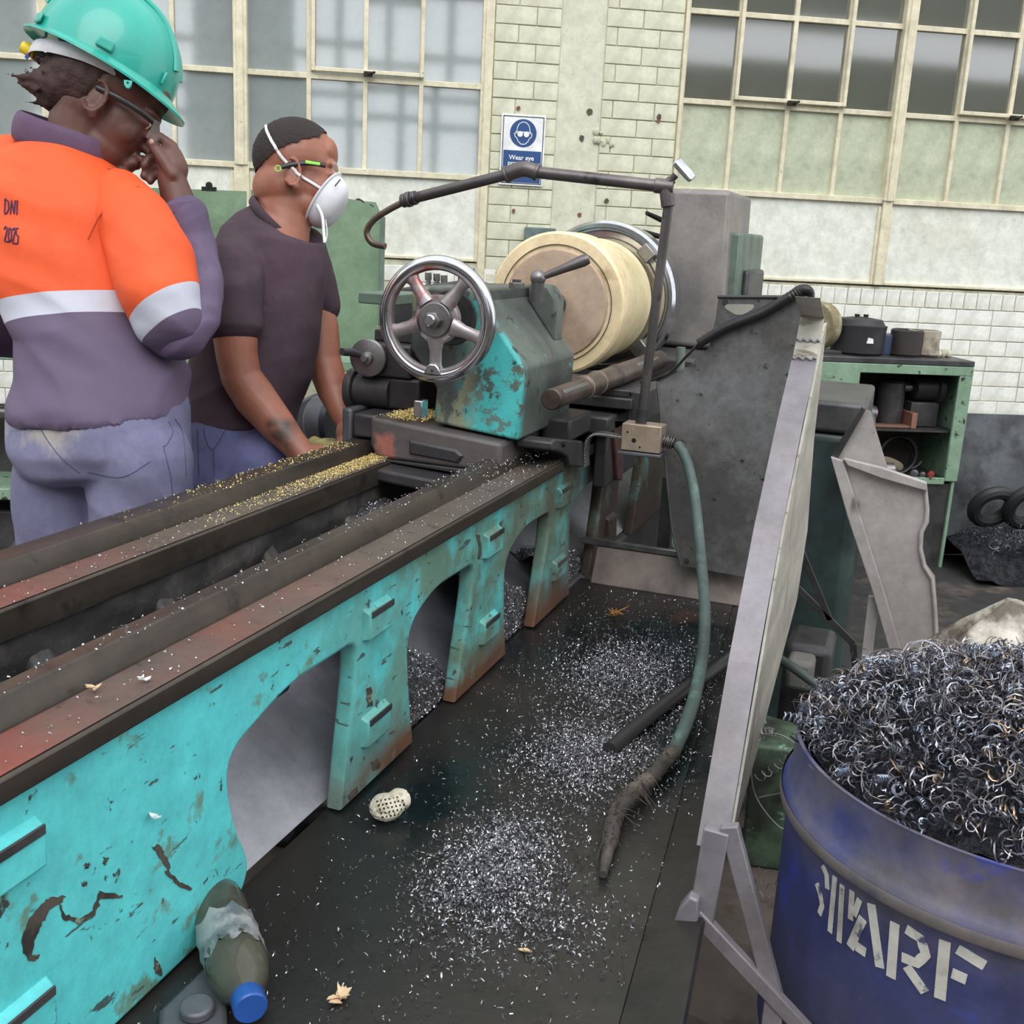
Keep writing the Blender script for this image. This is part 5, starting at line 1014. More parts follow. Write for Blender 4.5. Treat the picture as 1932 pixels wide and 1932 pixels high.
# small pale scraps, each its own thing
WOODC = mat('pale_wood_chip', S(214, 184, 148), .7)
def scrap(p, s0_, name, lab, m=WOODC, n=5, thin=.25):
    k = MB(); b = random.uniform(0, 6.28)
    for i in range(n * 2):
        a_ = b + random.gauss(0, .9) + (math.pi if i % 3 == 0 else 0); s_ = s0_ * random.uniform(.35, 1); d = Vector((math.cos(a_), math.sin(a_), random.uniform(.05, .5))); q = p + Vector((random.uniform(-.2, .2) * s0_, random.uniform(-.2, .2) * s0_, .002 + i * .0007)); w = d.cross(UPZ) * s_ * thin * random.uniform(.6, 1.3)
        k.prism([q - w, q + d * s_ * .6 - w * .6, q + d * s_, q + d * s_ * .6 + w, q + w], (0, 0, .0012))
    k.build(name, m, label=lab, cat='scrap', smooth=0)
scrap(PZ(640, 1888, TZ), .016, 'wood_scrap', 'splintered pale wood scrap near the bottle cap on the tray')
scrap(PZ(988, 1797, TZ), .010, 'wood_scrap', 'small orange-pale scrap at the near end of the chip pile', n=3)
scrap(PZ(290, 1548, TZ + .1) if False else PX(290, 1548, FWX + .022), .010, 'paper_scrap', 'tiny white scrap stuck on the turquoise bed face', WHITE, 2)
scrap(PZ(1160, 1165, TZ), .03, 'straw_tuft', 'yellow straw tuft at the far end of the tray', mat('straw', S(170, 120, 60), .8), 9, .06)
scrap(PZ(180, 1305, .906), .010, 'wood_scrap', 'round pale scrap on the front slideway', n=3)
scrap(PZ(268, 1288, .906), .009, 'metal_scrap', 'white flaked scrap on the red part of the front slideway', WHITE, 3)
scrap(PZ(42, 1228, .72), .012, 'wood_scrap', 'yellow scrap inside the bed at far left', n=2)
rk = MB(); c = PZ(622, 972, .80); rk.ell(c, (.03, .03, .035), n=14, m=10); mkobj('pale_lump', remesh(rk, .005, 2, disp=lambda co, n: .008 * noise.noise(co * 35)), mat('plaster_lump', S(160, 148, 122), .85, layers=[dict(c=S(90, 82, 68), scale=20, lo=.5, hi=.66)]), label='pale plaster-like lump between the slideways', cat='lump')
# ------------------------------------------------------------------ people
SKW = mat('deep_brown_skin', S(104, 70, 62), .5, layers=[dict(c=S(86, 54, 46), scale=9, lo=.4, hi=.7), dict(c=S(128, 84, 72), scale=14, lo=.6, hi=.75, amt=.6)], bump=(120, .12, .001), var=.07)
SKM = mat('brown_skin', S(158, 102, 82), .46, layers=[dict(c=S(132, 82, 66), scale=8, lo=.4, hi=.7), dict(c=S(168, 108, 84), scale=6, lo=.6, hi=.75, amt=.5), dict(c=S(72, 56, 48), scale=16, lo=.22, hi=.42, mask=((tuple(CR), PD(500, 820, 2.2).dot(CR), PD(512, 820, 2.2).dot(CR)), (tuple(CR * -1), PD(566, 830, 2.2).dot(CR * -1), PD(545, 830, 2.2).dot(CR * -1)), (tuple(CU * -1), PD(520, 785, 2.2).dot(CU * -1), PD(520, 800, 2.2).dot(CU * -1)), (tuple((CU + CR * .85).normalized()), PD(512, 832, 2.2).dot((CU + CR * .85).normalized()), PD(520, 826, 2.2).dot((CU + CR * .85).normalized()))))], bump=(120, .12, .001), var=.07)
HAIR = mat('dark_hair', S(40, 30, 29), .75, bump=(140, .9, .004)); HAIRB = mat('brown_hair', S(62, 42, 38), .7, bump=(110, .9, .004))
def ring(xl, yl, xr, yr, d, b, n=36, e=2.15):
    A, B = PD(xl, yl, d), PD(xr, yr, d); c = (A + B) / 2; av = (B - A) * (.5 * (1 - .28 * b / d)); bv_ = head_dir * b; out = []
    for k in range(n):
        t = 2 * math.pi * k / n; cs, sn = math.cos(t), math.sin(t)
        out.append(c + av * math.copysign(abs(cs) ** (2 / e), cs) + bv_ * math.copysign(abs(sn) ** (2 / e), sn))
    return out
def folds(amp, sc, aniso, seed):
    def f(co, n):
        q = Vector((co.dot(aniso[0]) * sc[0], co.dot(aniso[1]) * sc[1], co.dot(aniso[2]) * sc[2])) + Vector((seed, seed, seed))
        return amp * (1 - 2 * abs(noise.noise(q))) + amp * .5 * noise.noise(q * 2.3)
    return f
def limb(mb, pts, rs, n=16):
    for (a_, b_), (r0, r1) in zip(zip(pts, pts[1:]), zip(rs, rs[1:])): mb.cyl(a_, b_, r0, r1, n)
    for p, r_ in zip(pts, rs): mb.ell(p, r_, n=n, m=10)
def headshape(mb, O, f, u, s_, wide=1.0, back=0, nose=True, jaw=0):
    y = u.cross(f); R = Matrix((f, y, u)).transposed(); T_ = lambda x, yy, z: O + R @ (Vector((x, yy, z)) * s_)
    def e(c, r_): mb.ell(T_(*c), tuple(q * s_ for q in r_), R, 24, 16)
    e((-.006 + back, 0, .055), (.096 - back, .075 * wide, .083)); e((.035 - jaw * .3, 0, -.005 + jaw * .6), (.056, .063 * wide, .085)); e((.028 - jaw * .4, 0, -.058 + jaw * .5), (.055, .054 * wide, .044)); e((.066 - jaw, 0, -.083 + jaw), (.021, .024, .02)); e((-.02, 0, -.01), (.07, .066, .06))
    e((.077, 0, .033), (.017, .05, .014)); e((.072, 0, .065), (.022, .05, .035))
    for sg_ in (-1, 1):
        e((.050, sg_ * .040, -.018), (.028, .020, .028)); e((.074, sg_ * .031, .012), (.014, .016, .011))
        # ear: bowl, rim and lobe
        e((-.004, sg_ * .073 * wide, -.002), (.016, .006, .026)); pts = [T_(-.006 + .017 * math.cos(a_), sg_ * (.079 * wide + .002), .002 + .028 * math.sin(a_)) for a_ in [math.radians(q) for q in range(-150, 121, 15)]]
        mb.tube(pts, .0042 * s_, 8); e((.002, sg_ * .078 * wide, -.027), (.009, .005, .009)); e((.009, sg_ * .077 * wide, -.004), (.004, .004, .008))
    if nose:
        mb.cyl(T_(.088, 0, .026), T_(.108, 0, -.018), .0075 * s_, .0115 * s_, 14); e((.108, 0, -.02), (.013, .012, .010)); e((.098, .012, -.024), (.011, .008, .008)); e((.098, -.012, -.024), (.011, .008, .008))
        e((.092, 0, -.046), (.013, .024, .008)); e((.089, 0, -.058), (.013, .022, .0085)); e((.080, 0, -.068), (.014, .026, .012))
    return R, T_
def ik_hand(mb, wrist, palm, fingers, r_palm=.02):
    mb.ell((wrist + palm) / 2, .024, n=14, m=10)
def fing(mb, pts, r0=.0085, r1=.0068):
    k = len(pts); rs = [r0 + (r1 - r0) * i / (k - 1) for i in range(k)]; limb(mb, pts, rs, 10)

# ================= person in the orange jacket
dW = 1.98
pw = thing('person', 'person in a turquoise hard hat and orange reflective jacket, hand at the nose', 'person', Vector((PD(200, 900, dW).x, PD(200, 900, dW).y, 0)))
tilt = math.radians(29); fW = CR * math.cos(tilt) - CU * math.sin(tilt); uW = CR * math.sin(tilt) + CU * math.cos(tilt); fW = fW * math.cos(.27) + FWD * math.sin(.27); OW = PD(196, 206, dW)
bw = MB(); RW, TW = headshape(bw, OW, fW, uW, 1.0)
limb(bw, [TW(-.02, 0, -.03), PD(150, 262, dW), PD(130, 330, dW)], [.060, .058, .075])
bw.loft([ring(20, 320, 240, 320, dW, .07), ring(-20, 400, 270, 400, dW, .10), ring(30, 560, 290, 560, dW, .10), ring(50, 700, 320, 700, dW, .11), ring(50, 850, 330, 850, dW, .12)])
sR = PD(222, 395, 1.95); limb(bw, [PD(140, 370, 1.97), sR, PD(284, 490, 1.90), PD(322, 600, 1.905)], [.045, .036, .040, .032])
wrW = PD(324, 338, 1.985)
limb(bw, [PD(326, 603, 1.91), PD(366, 550, 1.97), PD(356, 450, 1.995), PD(338, 385, 1.99), wrW], [.032, .034, .034, .031, .026])
limb(bw, [PD(40, 350, 2.02), PD(-60, 430, 2.05), PD(-50, 590, 2.06), PD(60, 640, 2.2)], [.06, .055, .045, .04])
for cx_, dd in ((112, 2.06), (262, 1.94)):
    a_ = PD(cx_, 860, dd); limb(bw, [a_, Vector((a_.x, a_.y, .48)), Vector((a_.x, a_.y, .08))], [.058, .05, .04])
# hand: palm, curled fingers, thumb and index at the nose
def H(x, y, d=0): return PD(x, y, 1.985 + d)
limb(bw, [wrW, H(326, 318), H(320, 300)], [.025, .028, .026]); bw.ell(H(318, 312, -.004), (.024, .016, .03), n=14, m=10)
fing(bw, [H(333, 300, .0), H(326, 276, -.004), H(302, 259, -.004), H(279, 256, -.004)], .0105, .0085)
fing(bw, [H(326, 330, -.022), H(308, 302, -.026), H(294, 282, -.024), H(284, 270, -.016)], .0110, .0088)
fing(bw, [H(318, 303, .010), H(296, 292, .010), H(280, 300, .004), H(273, 312, .0)], .0100, .0085)
fing(bw, [H(318, 318, .016), H(294, 312, .016), H(279, 320, .010), H(272, 332, .006)], .0095, .0080)
fing(bw, [H(320, 330, .022), H(300, 328, .020), H(288, 334, .014), H(284, 342, .010)], .0085, .0072)
meW = remesh(bw, .0034, 3); mkobj('body', meW, SKW, pw)
for sg_ in (-1, 1):
    eb = MB(); eb.ell(TW(.077, sg_ * .031, .012), .0115, n=16, m=10); eo = eb.build('eye', mat('eye_white', S(206, 196, 186), .25), pw); MB().ell(TW(.0855, sg_ * .031, .010), .0048, n=12, m=8).build('iris', IRON, eo)
nl = MB(); nl.ell(H(286, 268, -.026), (.005, .004, .006), n=10, m=6); nl.build('thumb_nail', mat('nail', S(196, 160, 146), .4), pw)
hb = MB(); hb.ell(TW(-.045, 0, .03), (.078, .080, .075), RW, 24, 16); hb.ell(TW(-.075, 0, -.005), (.05, .062, .05), RW, 20, 12); hb.ell(TW(-.01, 0, .06), (.09, .079, .05), RW, 20, 12)
for i in range(70):
    a_ = TW(-.09 + random.uniform(-.02, .02), random.uniform(-.05, .05), random.uniform(-.045, .045)); d = (RW @ Vector((-1, random.uniform(-.4, .4), random.uniform(-.75, .25)))).normalized(); L_ = random.uniform(.02, .055); hb.cyl(a_, a_ + d * L_, .008, .0012, 6)
me = remesh(hb, .0036, 1, disp=lambda co, n: .003 * noise.noise(co * 60)); mkobj('hair', me, HAIRB, pw)
NAVY = mat('navy_cotton', S(104, 90, 118), .8, layers=[dict(c=S(86, 72, 98), scale=5, lo=.42, hi=.68), dict(c=S(124, 110, 136), scale=8, lo=.58, hi=.75, amt=.6)], bump=(70, .25, .002), var=.1)
ORA, WHT, NVC = S(232, 88, 38), S(196, 198, 212), S(98, 85, 110)
def hivis(name, P0, nrm, t):
    nrm = nrm.normalized(); c0 = P0.dot(nrm)
    return mat(name, ORA, .7, layers=[dict(c=S(244, 104, 52), scale=4, lo=.45, hi=.7, amt=.6), dict(c=S(210, 74, 30), scale=6, lo=.55, hi=.75, amt=.6), dict(c=WHT, mask=((tuple(nrm), c0, c0 + .0006),)), dict(c=NVC, mask=((tuple(nrm), c0 + t, c0 + t + .0006),)), ], bump=(60, .25, .002), var=.06)
jk = MB(); jk.loft([ring(*q[:4], dW, q[4]) for q in ((85, 258, 178, 262, .055), (40, 268, 200, 300, .075), (-12, 296, 246, 345, .10), (-58, 340, 282, 382, .115), (-66, 400, 300, 415, .122), (-52, 470, 305, 475, .125), (-12, 540, 302, 540, .125), (20, 585, 302, 585, .125), (48, 635, 318, 635, .13), (34, 700, 346, 700, .136), (26, 755, 352, 755, .14), (30, 786, 352, 778, .138))])
limb(jk, [PD(20, 345, 2.02), PD(-70, 430, 2.05), PD(-62, 560, 2.05)], [.085, .08, .07])
me = remesh(jk, .006, 5, disp=folds(.0085, (4, 11, 4), (CR, (CU * .9 + CR * .45).normalized(), FWD), 2.0)); jko = mkobj('jacket', me, hivis('orange_jacket_torso', PD(150, 576, dW), CU * -1 + CR * .085, .038), pw)
us = MB(); limb(us, [PD(222, 378, 1.945), PD(252, 424, 1.915), PD(283, 490, 1.895), PD(303, 550, 1.885), PD(318, 596, 1.89), PD(330, 622, 1.905)], [.050, .064, .0695, .067, .058, .046], 24)
me = remesh(us, .0055, 6, disp=folds(.006, (5, 13, 5), ((CR + CU * .3).normalized(), (CU + CR * .6).normalized(), FWD), 5.0)); mkobj('sleeve', me, hivis('orange_jacket_sleeve', PD(305, 549, 1.83), CR * .515 - CU * .857, .042), pw)
fs_ = MB(); limb(fs_, [PD(336, 622, 1.905), PD(358, 590, 1.95), PD(370, 530, 1.985), PD(360, 460, 2.0), PD(346, 408, 1.992)], [.052, .052, .049, .044, .041], 20); me = remesh(fs_, .005, 5, disp=folds(.004, (8, 18, 8), (CR, (CU * .8 - CR * .5).normalized(), FWD), 8.0)); mkobj('forearm_sleeve', me, NAVY, pw)
cu_ = MB(); cu_.tube([PD(345, 412, 1.992), PD(339, 388, 1.99)], [.043, .042], 24); cu_.build('cuff', NAVY, pw, bevel=.004)
le = MB(); limb(le, [PD(-62, 545, 2.05), PD(-40, 610, 2.07), PD(50, 632, 2.17)], [.068, .06, .05], 20); mkobj('left_sleeve', remesh(le, .006, 4, disp=folds(.004, (8, 18, 8), (CR, CU, FWD), 3.0)), NAVY, pw)
col_ = MB(); cc = PD(122, 266, dW); av = (PD(206, 300, dW) - PD(38, 238, dW)) / 2; pts = [cc + av * math.cos(t) + head_dir * (.072 * math.sin(t)) for t in [2 * math.pi * k / 48 for k in range(48)]]
nrm = av.cross(head_dir).normalized(); nrm = nrm if nrm.z > 0 else -nrm
col_.tube_closed(pts, (.008, .026), 12, nrm); col_.build('collar', mat('purple_collar', S(100, 78, 104), .85, layers=[dict(c=S(84, 64, 88), scale=9, lo=.4, hi=.7)], bump=(90, .3)), pw)
sm_ = MB(); sm_.tube(bez([PD(262, 352, 1.885), PD(225, 368, 1.872), PD(190, 405, 1.862), PD(166, 452, 1.858)], 8), .0016, 6); sm_.build('shoulder_seam', mat('dark_orange_thread', S(176, 62, 26), .8), pw)
TRW = mat('blue_grey_cotton', S(118, 117, 146), .85, layers=[dict(c=S(102, 101, 132), scale=4, lo=.42, hi=.66), dict(c=S(166, 160, 152), scale=9, lo=.46, hi=.62, detail=8, mask=((tuple(CU * -1), (PD(140, 770, dW)).dot(CU * -1), (PD(140, 810, dW)).dot(CU * -1)), (tuple(CU), PD(140, 905, dW).dot(CU), PD(140, 860, dW).dot(CU)), (tuple(CR * -1), PD(250, 800, dW).dot(CR * -1), PD(190, 800, dW).dot(CR * -1))))], bump=(80, .2, .002))
tw = MB(); tw.loft([ring(*q[:4], dW, q[4]) for q in ((32, 750, 346, 750, .125), (28, 790, 350, 790, .135), (32, 840, 352, 840, .138), (48, 880, 350, 880, .115), (75, 898, 335, 898, .085))])
for cx_, dd, r_ in ((116, 2.0, .084), (264, 1.945, .092)):
    a_ = PD(cx_, 880, dd); limb(tw, [PD(cx_ + (18 if cx_ < 200 else -6), 838, dd + .02), a_, Vector((a_.x - .004, a_.y, .62)), Vector((a_.x - .008, a_.y - .01, .10))], [r_ * .84, r_ * .97, r_ * .93, r_ * .74], 24)
me = remesh(tw, .0065, 5, disp=folds(.008, (5, 11, 5), (CR, (CU + CR * .8).normalized(), FWD), 12.0)); mkobj('trousers', me, TRW, pw)
BOOT = mat('black_boot', S(36, 34, 34), .5)
for cx_, dd in ((114, 2.05), (262, 1.945)):
    a_ = PD(cx_, 880, dd); b_ = MB(); b_.ell((a_.x - .008, a_.y - .01, .07), (.05, .06, .07)); b_.ell((a_.x + .05, a_.y + .03, .04), (.09, .05, .04), Matrix.Rotation(.6, 3, 'Z')); b_.box((a_.x - .06, a_.y - .06, 0), (a_.x + .08, a_.y + .06, .03)); mkobj('boot', remesh(b_, .008, 4), BOOT, pw)
bvt = BVHTree.FromPolygons([v.co for v in me.vertices], [p.vertices for p in me.polygons])
def seam(bv, lines, name, m, parent, r_=.0008):
    k = MB()
    for ln in lines:
        P_ = []
        for q in bez([Vector((x, y, 0)) for x, y in ln], 8):
            h = bv.ray_cast(CAM, (PD(q.x, q.y, 1) - CAM).normalized())
            if h[0]: P_.append(h[0] + h[1] * .0004)
        if len(P_) > 2: k.tube(P_, r_, 6)
    k.build(name, m, parent)
seam(bvt, ([(72, 790), (80, 815), (112, 860), (150, 892)], [(318, 795), (326, 815), (315, 838), (308, 842)], [(330, 790), (345, 820), (352, 900)], [(308, 842), (322, 900), (326, 945)], [(165, 890), (230, 900), (285, 870)]), 'trouser_seam', mat('navy_thread', S(78, 80, 112), .8), pw)
# handwritten name and year on the back, laid on the cloth
bvj = BVHTree.FromPolygons([v.co for v in jko.data.vertices], [p.vertices for p in jko.data.polygons]); INK = mat('purple_marker', S(78, 34, 78), .7)
tx = MB()
def ink(pts):
    P_ = []
    for x, y in pts:
        h = bvj.ray_cast(CAM, (PD(x, y, 1) - CAM).normalized())
        if h[0]: P_.append(h[0] + h[1] * .0006)
    if len(P_) > 1: tx.tube(P_, .0013, 6)
def seg(*p):
    out = []
    for a_, b_ in zip(p, p[1:]): out += [(a_[0] + (b_[0] - a_[0]) * i / 6, a_[1] + (b_[1] - a_[1]) * i / 6) for i in range(6)]
    ink(out + [p[-1]])
seg((10, 375), (9, 403)); seg((10, 375), (16, 380), (17, 394), (13, 403), (9, 404)); seg((20, 404), (22, 378), (27, 404), (29, 378)); seg((33, 378), (32, 405))
seg((8, 433), (11, 427), (14, 432), (9, 455), (16, 456)); seg((18, 430), (16, 445), (18, 457), (22, 452), (22, 434), (18, 430)); seg((24, 434), (27, 430), (29, 436), (24, 459), (29, 459)); seg((35, 431), (31, 431), (31, 442), (35, 446), (34, 459), (30, 460))
tx.build('marker_writing', INK, pw)

# hard hat
HH = mat('turquoise_plastic', S(46, 172, 156), .3, layers=[dict(c=S(40, 160, 146), scale=5, lo=.45, hi=.7), dict(c=S(40, 120, 112), scale=70, lo=.73, hi=.76)], coat=.3, var=.07)
ht = thing('hard_hat', 'turquoise hard hat worn by the person in orange', 'hard hat', TW(0, 0, .06))
tl = math.radians(25.5); fh = CR * math.cos(tl) - CU * math.sin(tl); uh = CR * math.sin(tl) + CU * math.cos(tl); fh = fh * math.cos(.22) + FWD * math.sin(.22); OH = PD(199, 130, dW); RH = Matrix((fh, uh.cross(fh), uh)).transposed()
def TH(x, y, z): return OH + RH @ Vector((x, y, z))
a_h, b_h, h_h = .130, .110, .142
sh_ = MB(); rings = []
for i in range(15):
    z = i / 14; k = math.sqrt(max(0, 1 - (z * .985) ** 2.3)); rings.append([TH(a_h * k * math.cos(t) - .004, b_h * k * math.sin(t) * (1 + .0 * z), h_h * z) for t in [2 * math.pi * j / 56 for j in range(56)]])
sh_.loft(rings); sh_.build('shell', HH, ht, smooth=50)
br = MB(); vv = []; fs = []
for i in range(5):
    for j in range(72):
        t = 2 * math.pi * j / 72; ex = (.015 + .022 * max(0, math.cos(t)) ** 3) * i / 4; dz = -.003 * i - .012 * max(0, math.cos(t)) ** 2 * (i / 4) + .004 * max(0, -math.cos(t)) * i / 4
        vv.append(TH((a_h - .002 + ex) * math.cos(t) - .004, (b_h - .002 + ex * .75) * math.sin(t), dz + .004))
    for j in range(72):
        t = 2 * math.pi * j / 72; ex = (.015 + .022 * max(0, math.cos(t)) ** 3) * i / 4; dz = -.003 * i - .012 * max(0, math.cos(t)) ** 2 * (i / 4) + .004 * max(0, -math.cos(t)) * i / 4
        vv.append(TH((a_h - .002 + ex) * math.cos(t) - .004, (b_h - .002 + ex * .75) * math.sin(t), dz))
for i in range(4):
    for j in range(72):
        k = (j + 1) % 72; fs += [(i * 144 + j, i * 144 + k, (i + 1) * 144 + k, (i + 1) * 144 + j), (i * 144 + 72 + j, (i + 1) * 144 + 72 + j, (i + 1) * 144 + 72 + k, i * 144 + 72 + k)]
for j in range(72): k = (j + 1) % 72; fs += [(576 + j, 576 + k, 648 + k, 648 + j), (j, 72 + j, 72 + k, k)]
br.add(vv, fs); br.build('brim', HH, ht)
def onhat(t, z, o=0): k = math.sqrt(max(0, 1 - (z * .985) ** 2.3)); return TH((a_h + o) * k * math.cos(t) - .004, (b_h + o) * k * math.sin(t), (h_h + o) * z)
rd = MB()
for q in (-.32, .32):
    rd.tube([TH(a_h * math.cos(s_) * .985 - .004, .034 * math.copysign(1, q), h_h * math.sin(s_) * .975 + .002) for s_ in [math.radians(v) for v in range(20, 161, 5)]], [(.006, .005)] * 29, 8)
rd.build('crown_ridge', HH, ht)
for t, z in ((-1.45, .13), (-2.55, .10), (-.55, .16)):
    c = onhat(t, z, .001); n = (c - TH(0, 0, .04)).normalized(); m_ = MB(); e1 = n.cross(uh).normalized()
    m_.prism([c - e1 * .016 - uh * .010, c + e1 * .016 - uh * .010, c + e1 * .013 + uh * .009, c - e1 * .013 + uh * .009] if t != -.55 else [c - e1 * .003 - uh * .012, c + e1 * .004 - uh * .012, c + e1 * .004 + uh * .012, c - e1 * .003 + uh * .012], n * .006); m_.build('slot_boss', HH, ht, bevel=.003)
lp = PD(241, 156, dW - .105); m_ = MB(); m_.prism([lp + CR * x * .00093 - CU * y * .00093 for x, y in ((-8, -6), (8, -4), (6, 6), (2, 11), (-3, 10), (-7, 4))], FWD * .004); m_.build('chin_strap_lug', HH, ht, bevel=.001); MB().cyl(lp - FWD * .0006, lp + FWD * .0005, .002, n=10).build('lug_hole', IRON, ht)
hbm = mat('white_headband', S(206, 206, 212), .4); m_ = MB()
m_.tube_closed([TH(.108 * math.cos(t) - .014, .092 * math.sin(t), -.012 - .020 * max(0, -math.cos(t)) + .012 * max(0, math.cos(t))) for t in [2 * math.pi * k / 56 for k in range(56)]], (.002, .012), 8, uh); hbo = m_.build('headband', hbm, ht)
m_ = MB(); c = TH(-.128, 0, -.034); m_.lathe([(.010, -.012), (.012, 0), (.010, .012)], c, fh, 14); m_.build('ratchet_knob', mat('yellow_plastic', S(240, 214, 50), .4), ht)
m_ = MB(); m_.bar(TH(-.112, 0, -.002), TH(-.126, 0, -.05), .016, .005); m_.build('ratchet_arm', mat('blue_plastic', S(60, 90, 190), .4), ht)
# safety glasses on the first person
gl = thing('safety_glasses', 'dark-armed safety glasses on the person in the hard hat', 'glasses', TW(.08, 0, .01))
FRM = mat('black_frame', S(34, 30, 32), .35); LENS = mat('clear_lens', (.80, .82, .78, 1), .03, spec=1.0, alpha=.14, var=0)
for sg_ in (-1, 1): MB().tube(bez([TW(-.012, sg_ * .079, .016), TW(.03, sg_ * .078, .020), TW(.07, sg_ * .072, .020), TW(.094, sg_ * .058, .018)], 6), [(.004, .002)] + [(.0055, .002)] * 18, 8, ref=uW).build('temple_arm', FRM, gl)
def wrap_lens(T_, s_, x0, w, zc, h):
    m_ = MB(); vv = []; fs = []
    for i in range(17):
        a_ = math.radians(-78 + 156 * i / 16)
        for z in (-h, -h * .5, 0, h * .6, h): vv.append(T_(x0 + .030 * math.cos(a_) * 1.0, w * math.sin(a_), zc + z - .004 * (1 - math.cos(a_))))
    for i in range(16):
        for k in range(4): fs.append((i * 5 + k, (i + 1) * 5 + k, (i + 1) * 5 + k + 1, i * 5 + k + 1))
    return m_.add(vv, fs)
wrap_lens(TW, 1, .088, .066, .008, .018).build('lens', LENS, gl)

# ================= person in the dark T-shirt
dM = 2.35
pm_ = thing('person', 'person in a dark maroon T-shirt and white dust mask working the carriage handle', 'person', Vector((PD(450, 850, dM).x, PD(450, 850, dM).y, 0)))
tm = math.radians(-1); fM = CR * math.cos(tm) - CU * math.sin(tm); uM = CR * math.sin(tm) + CU * math.cos(tm); fM = fM * math.cos(.2) + FWD * math.sin(.2); OM = PD(556, 347, dM)
bm_ = MB(); RM, TM = headshape(bm_, OM, fM, uM, 1.0, .97, .008, nose=False, jaw=.024)
bm_.loft([ring(*q[:4], dM, q[4], e=2.0) for q in ((486, 300, 606, 330, .062), (486, 335, 596, 378, .062), (486, 362, 588, 412, .060), (488, 384, 584, 440, .062), (478, 405, 582, 468, .078), (470, 430, 575, 490, .085))])
bm_.loft([ring(455, 455, 585, 475, dM, .07), ring(420, 510, 595, 510, dM, .09), ring(395, 600, 590, 600, dM, .10), ring(385, 720, 550, 720, dM, .08), ring(385, 850, 525, 850, dM, .08)])
limb(bm_, [PD(462, 470, 2.32), PD(443, 535, 2.225), PD(443, 620, 2.20), PD(447, 670, 2.205), PD(455, 712, 2.21), PD(482, 752, 2.22), PD(524, 803, 2.22), PD(552, 836, 2.21), PD(574, 860, 2.20)], [.036, .043, .0455, .042, .0405, .043, .0365, .0295, .0265], 20)
limb(bm_, [PD(560, 480, 2.40), PD(592, 545, 2.445), PD(604, 620, 2.455), PD(610, 680, 2.455), PD(628, 735, 2.45), PD(648, 785, 2.43), PD(655, 802, 2.425)], [.034, .038, .042, .040, .036, .027, .024], 20)
for cx_, dd in ((400, 2.42), (500, 2.30)):
    a_ = PD(cx_, 860, dd); limb(bm_, [a_, Vector((a_.x, a_.y, .48)), Vector((a_.x, a_.y, .08))], [.055, .05, .04])
# near hand reaching to the hand crank behind the slideway
def K(x, y, d=0): return PD(x, y, 2.20 + d)
bm_.ell(K(592, 866), (.04, .028, .02), Matrix.Rotation(.35, 3, 'Z')); limb(bm_, [K(574, 860), K(605, 866, .02)], [.026, .026])
for dx, dy, d in ((0, 0, -.02), (3, -6, 0.0), (4, -10, .02), (2, -13, .04)): fing(bm_, [K(604 + dx, 868 + dy, d), K(622 + dx, 866 + dy, d), K(632 + dx, 876 + dy, d + .01), K(628 + dx, 888 + dy, d + .02)], .0098, .008)
fing(bm_, [K(584, 852, .02), K(602, 846, .03), K(618, 850, .03)], .011, .009)
# far hand closed round the black star knob
def Q(x, y, d=0): return PD(x, y, 2.40 + d)
bm_.ell(Q(655, 817), (.024, .03, .032)); 
for i in range(4): fing(bm_, [Q(646 + i * 6, 822, -.012), Q(640 + i * 6, 838, -.028), Q(643 + i * 6, 850, -.018), Q(650 + i * 5, 852, -.0)], .0092, .0078)
fing(bm_, [Q(664, 815, -.01), Q(672, 832, -.02), Q(668, 846, -.02)], .0105, .0085)
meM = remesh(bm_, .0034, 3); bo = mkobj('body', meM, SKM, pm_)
for sg_ in (-1, 1):
    eb = MB(); eb.ell(TM(.077, sg_ * .031, .012), .0115, n=16, m=10); eo = eb.build('eye', mat('eye_white', S(206, 196, 186), .25), pm_); MB().ell(TM(.0855, sg_ * .031, .012), .0048, n=12, m=8).build('iris', IRON, eo)
# close-cropped hair: lifted off the scalp
inv = RM.transposed(); vs_ = meM.vertices; keep = []; idx = {}
def hl2(p):
    q = inv @ (p - OM)
    edge = .058 + .38 * max(0, q.x + .02) - .62 * max(0, -q.x - .02) if q.x < .055 else .092 + 1.2 * (q.x - .055)
    return q.z > edge + .004 * noise.noise(p * 130)
fh_ = [p for p in meM.polygons if hl2(p.center) and (p.center - OM).length < .2]
vv = []; fs = []
for p in fh_:
    f_ = []
    for i in p.vertices:
        if i not in idx: idx[i] = len(vv); vv.append(vs_[i].co + vs_[i].normal * (.0035 + .0012 * noise.noise(vs_[i].co * 170)))
        f_.append(idx[i])
    fs.append(tuple(f_))
hm_ = bpy.data.meshes.new('hair'); hm_.from_pydata(vv, [], fs); mkobj('hair', hm_, HAIR, pm_, smooth=80)
MAR = mat('dark_maroon_jersey', S(66, 50, 60), .85, layers=[dict(c=S(54, 40, 50), scale=4, lo=.42, hi=.68), dict(c=S(84, 62, 74), scale=3, lo=.55, hi=.75, amt=.6)], bump=(80, .2, .002))
ts_ = MB(); ts_.loft([ring(*q[:4], dM, q[4]) for q in ((482, 386, 568, 466, .070), (450, 402, 596, 462, .098), (420, 428, 612, 462, .112), (398, 480, 616, 492, .118), (387, 560, 613, 560, .118), (370, 640, 602, 640, .115), (354, 710, 588, 710, .115), (347, 765, 565, 765, .115), (347, 798, 558, 798, .112))])
limb(ts_, [PD(450, 458, 2.30), PD(442, 510, 2.24), PD(440, 560, 2.21), PD(442, 604, 2.20)], [.046, .060, .060, .056], 24)
limb(ts_, [PD(575, 465, 2.42), PD(590, 530, 2.44), PD(600, 575, 2.455)], [.045, .050, .050], 20)
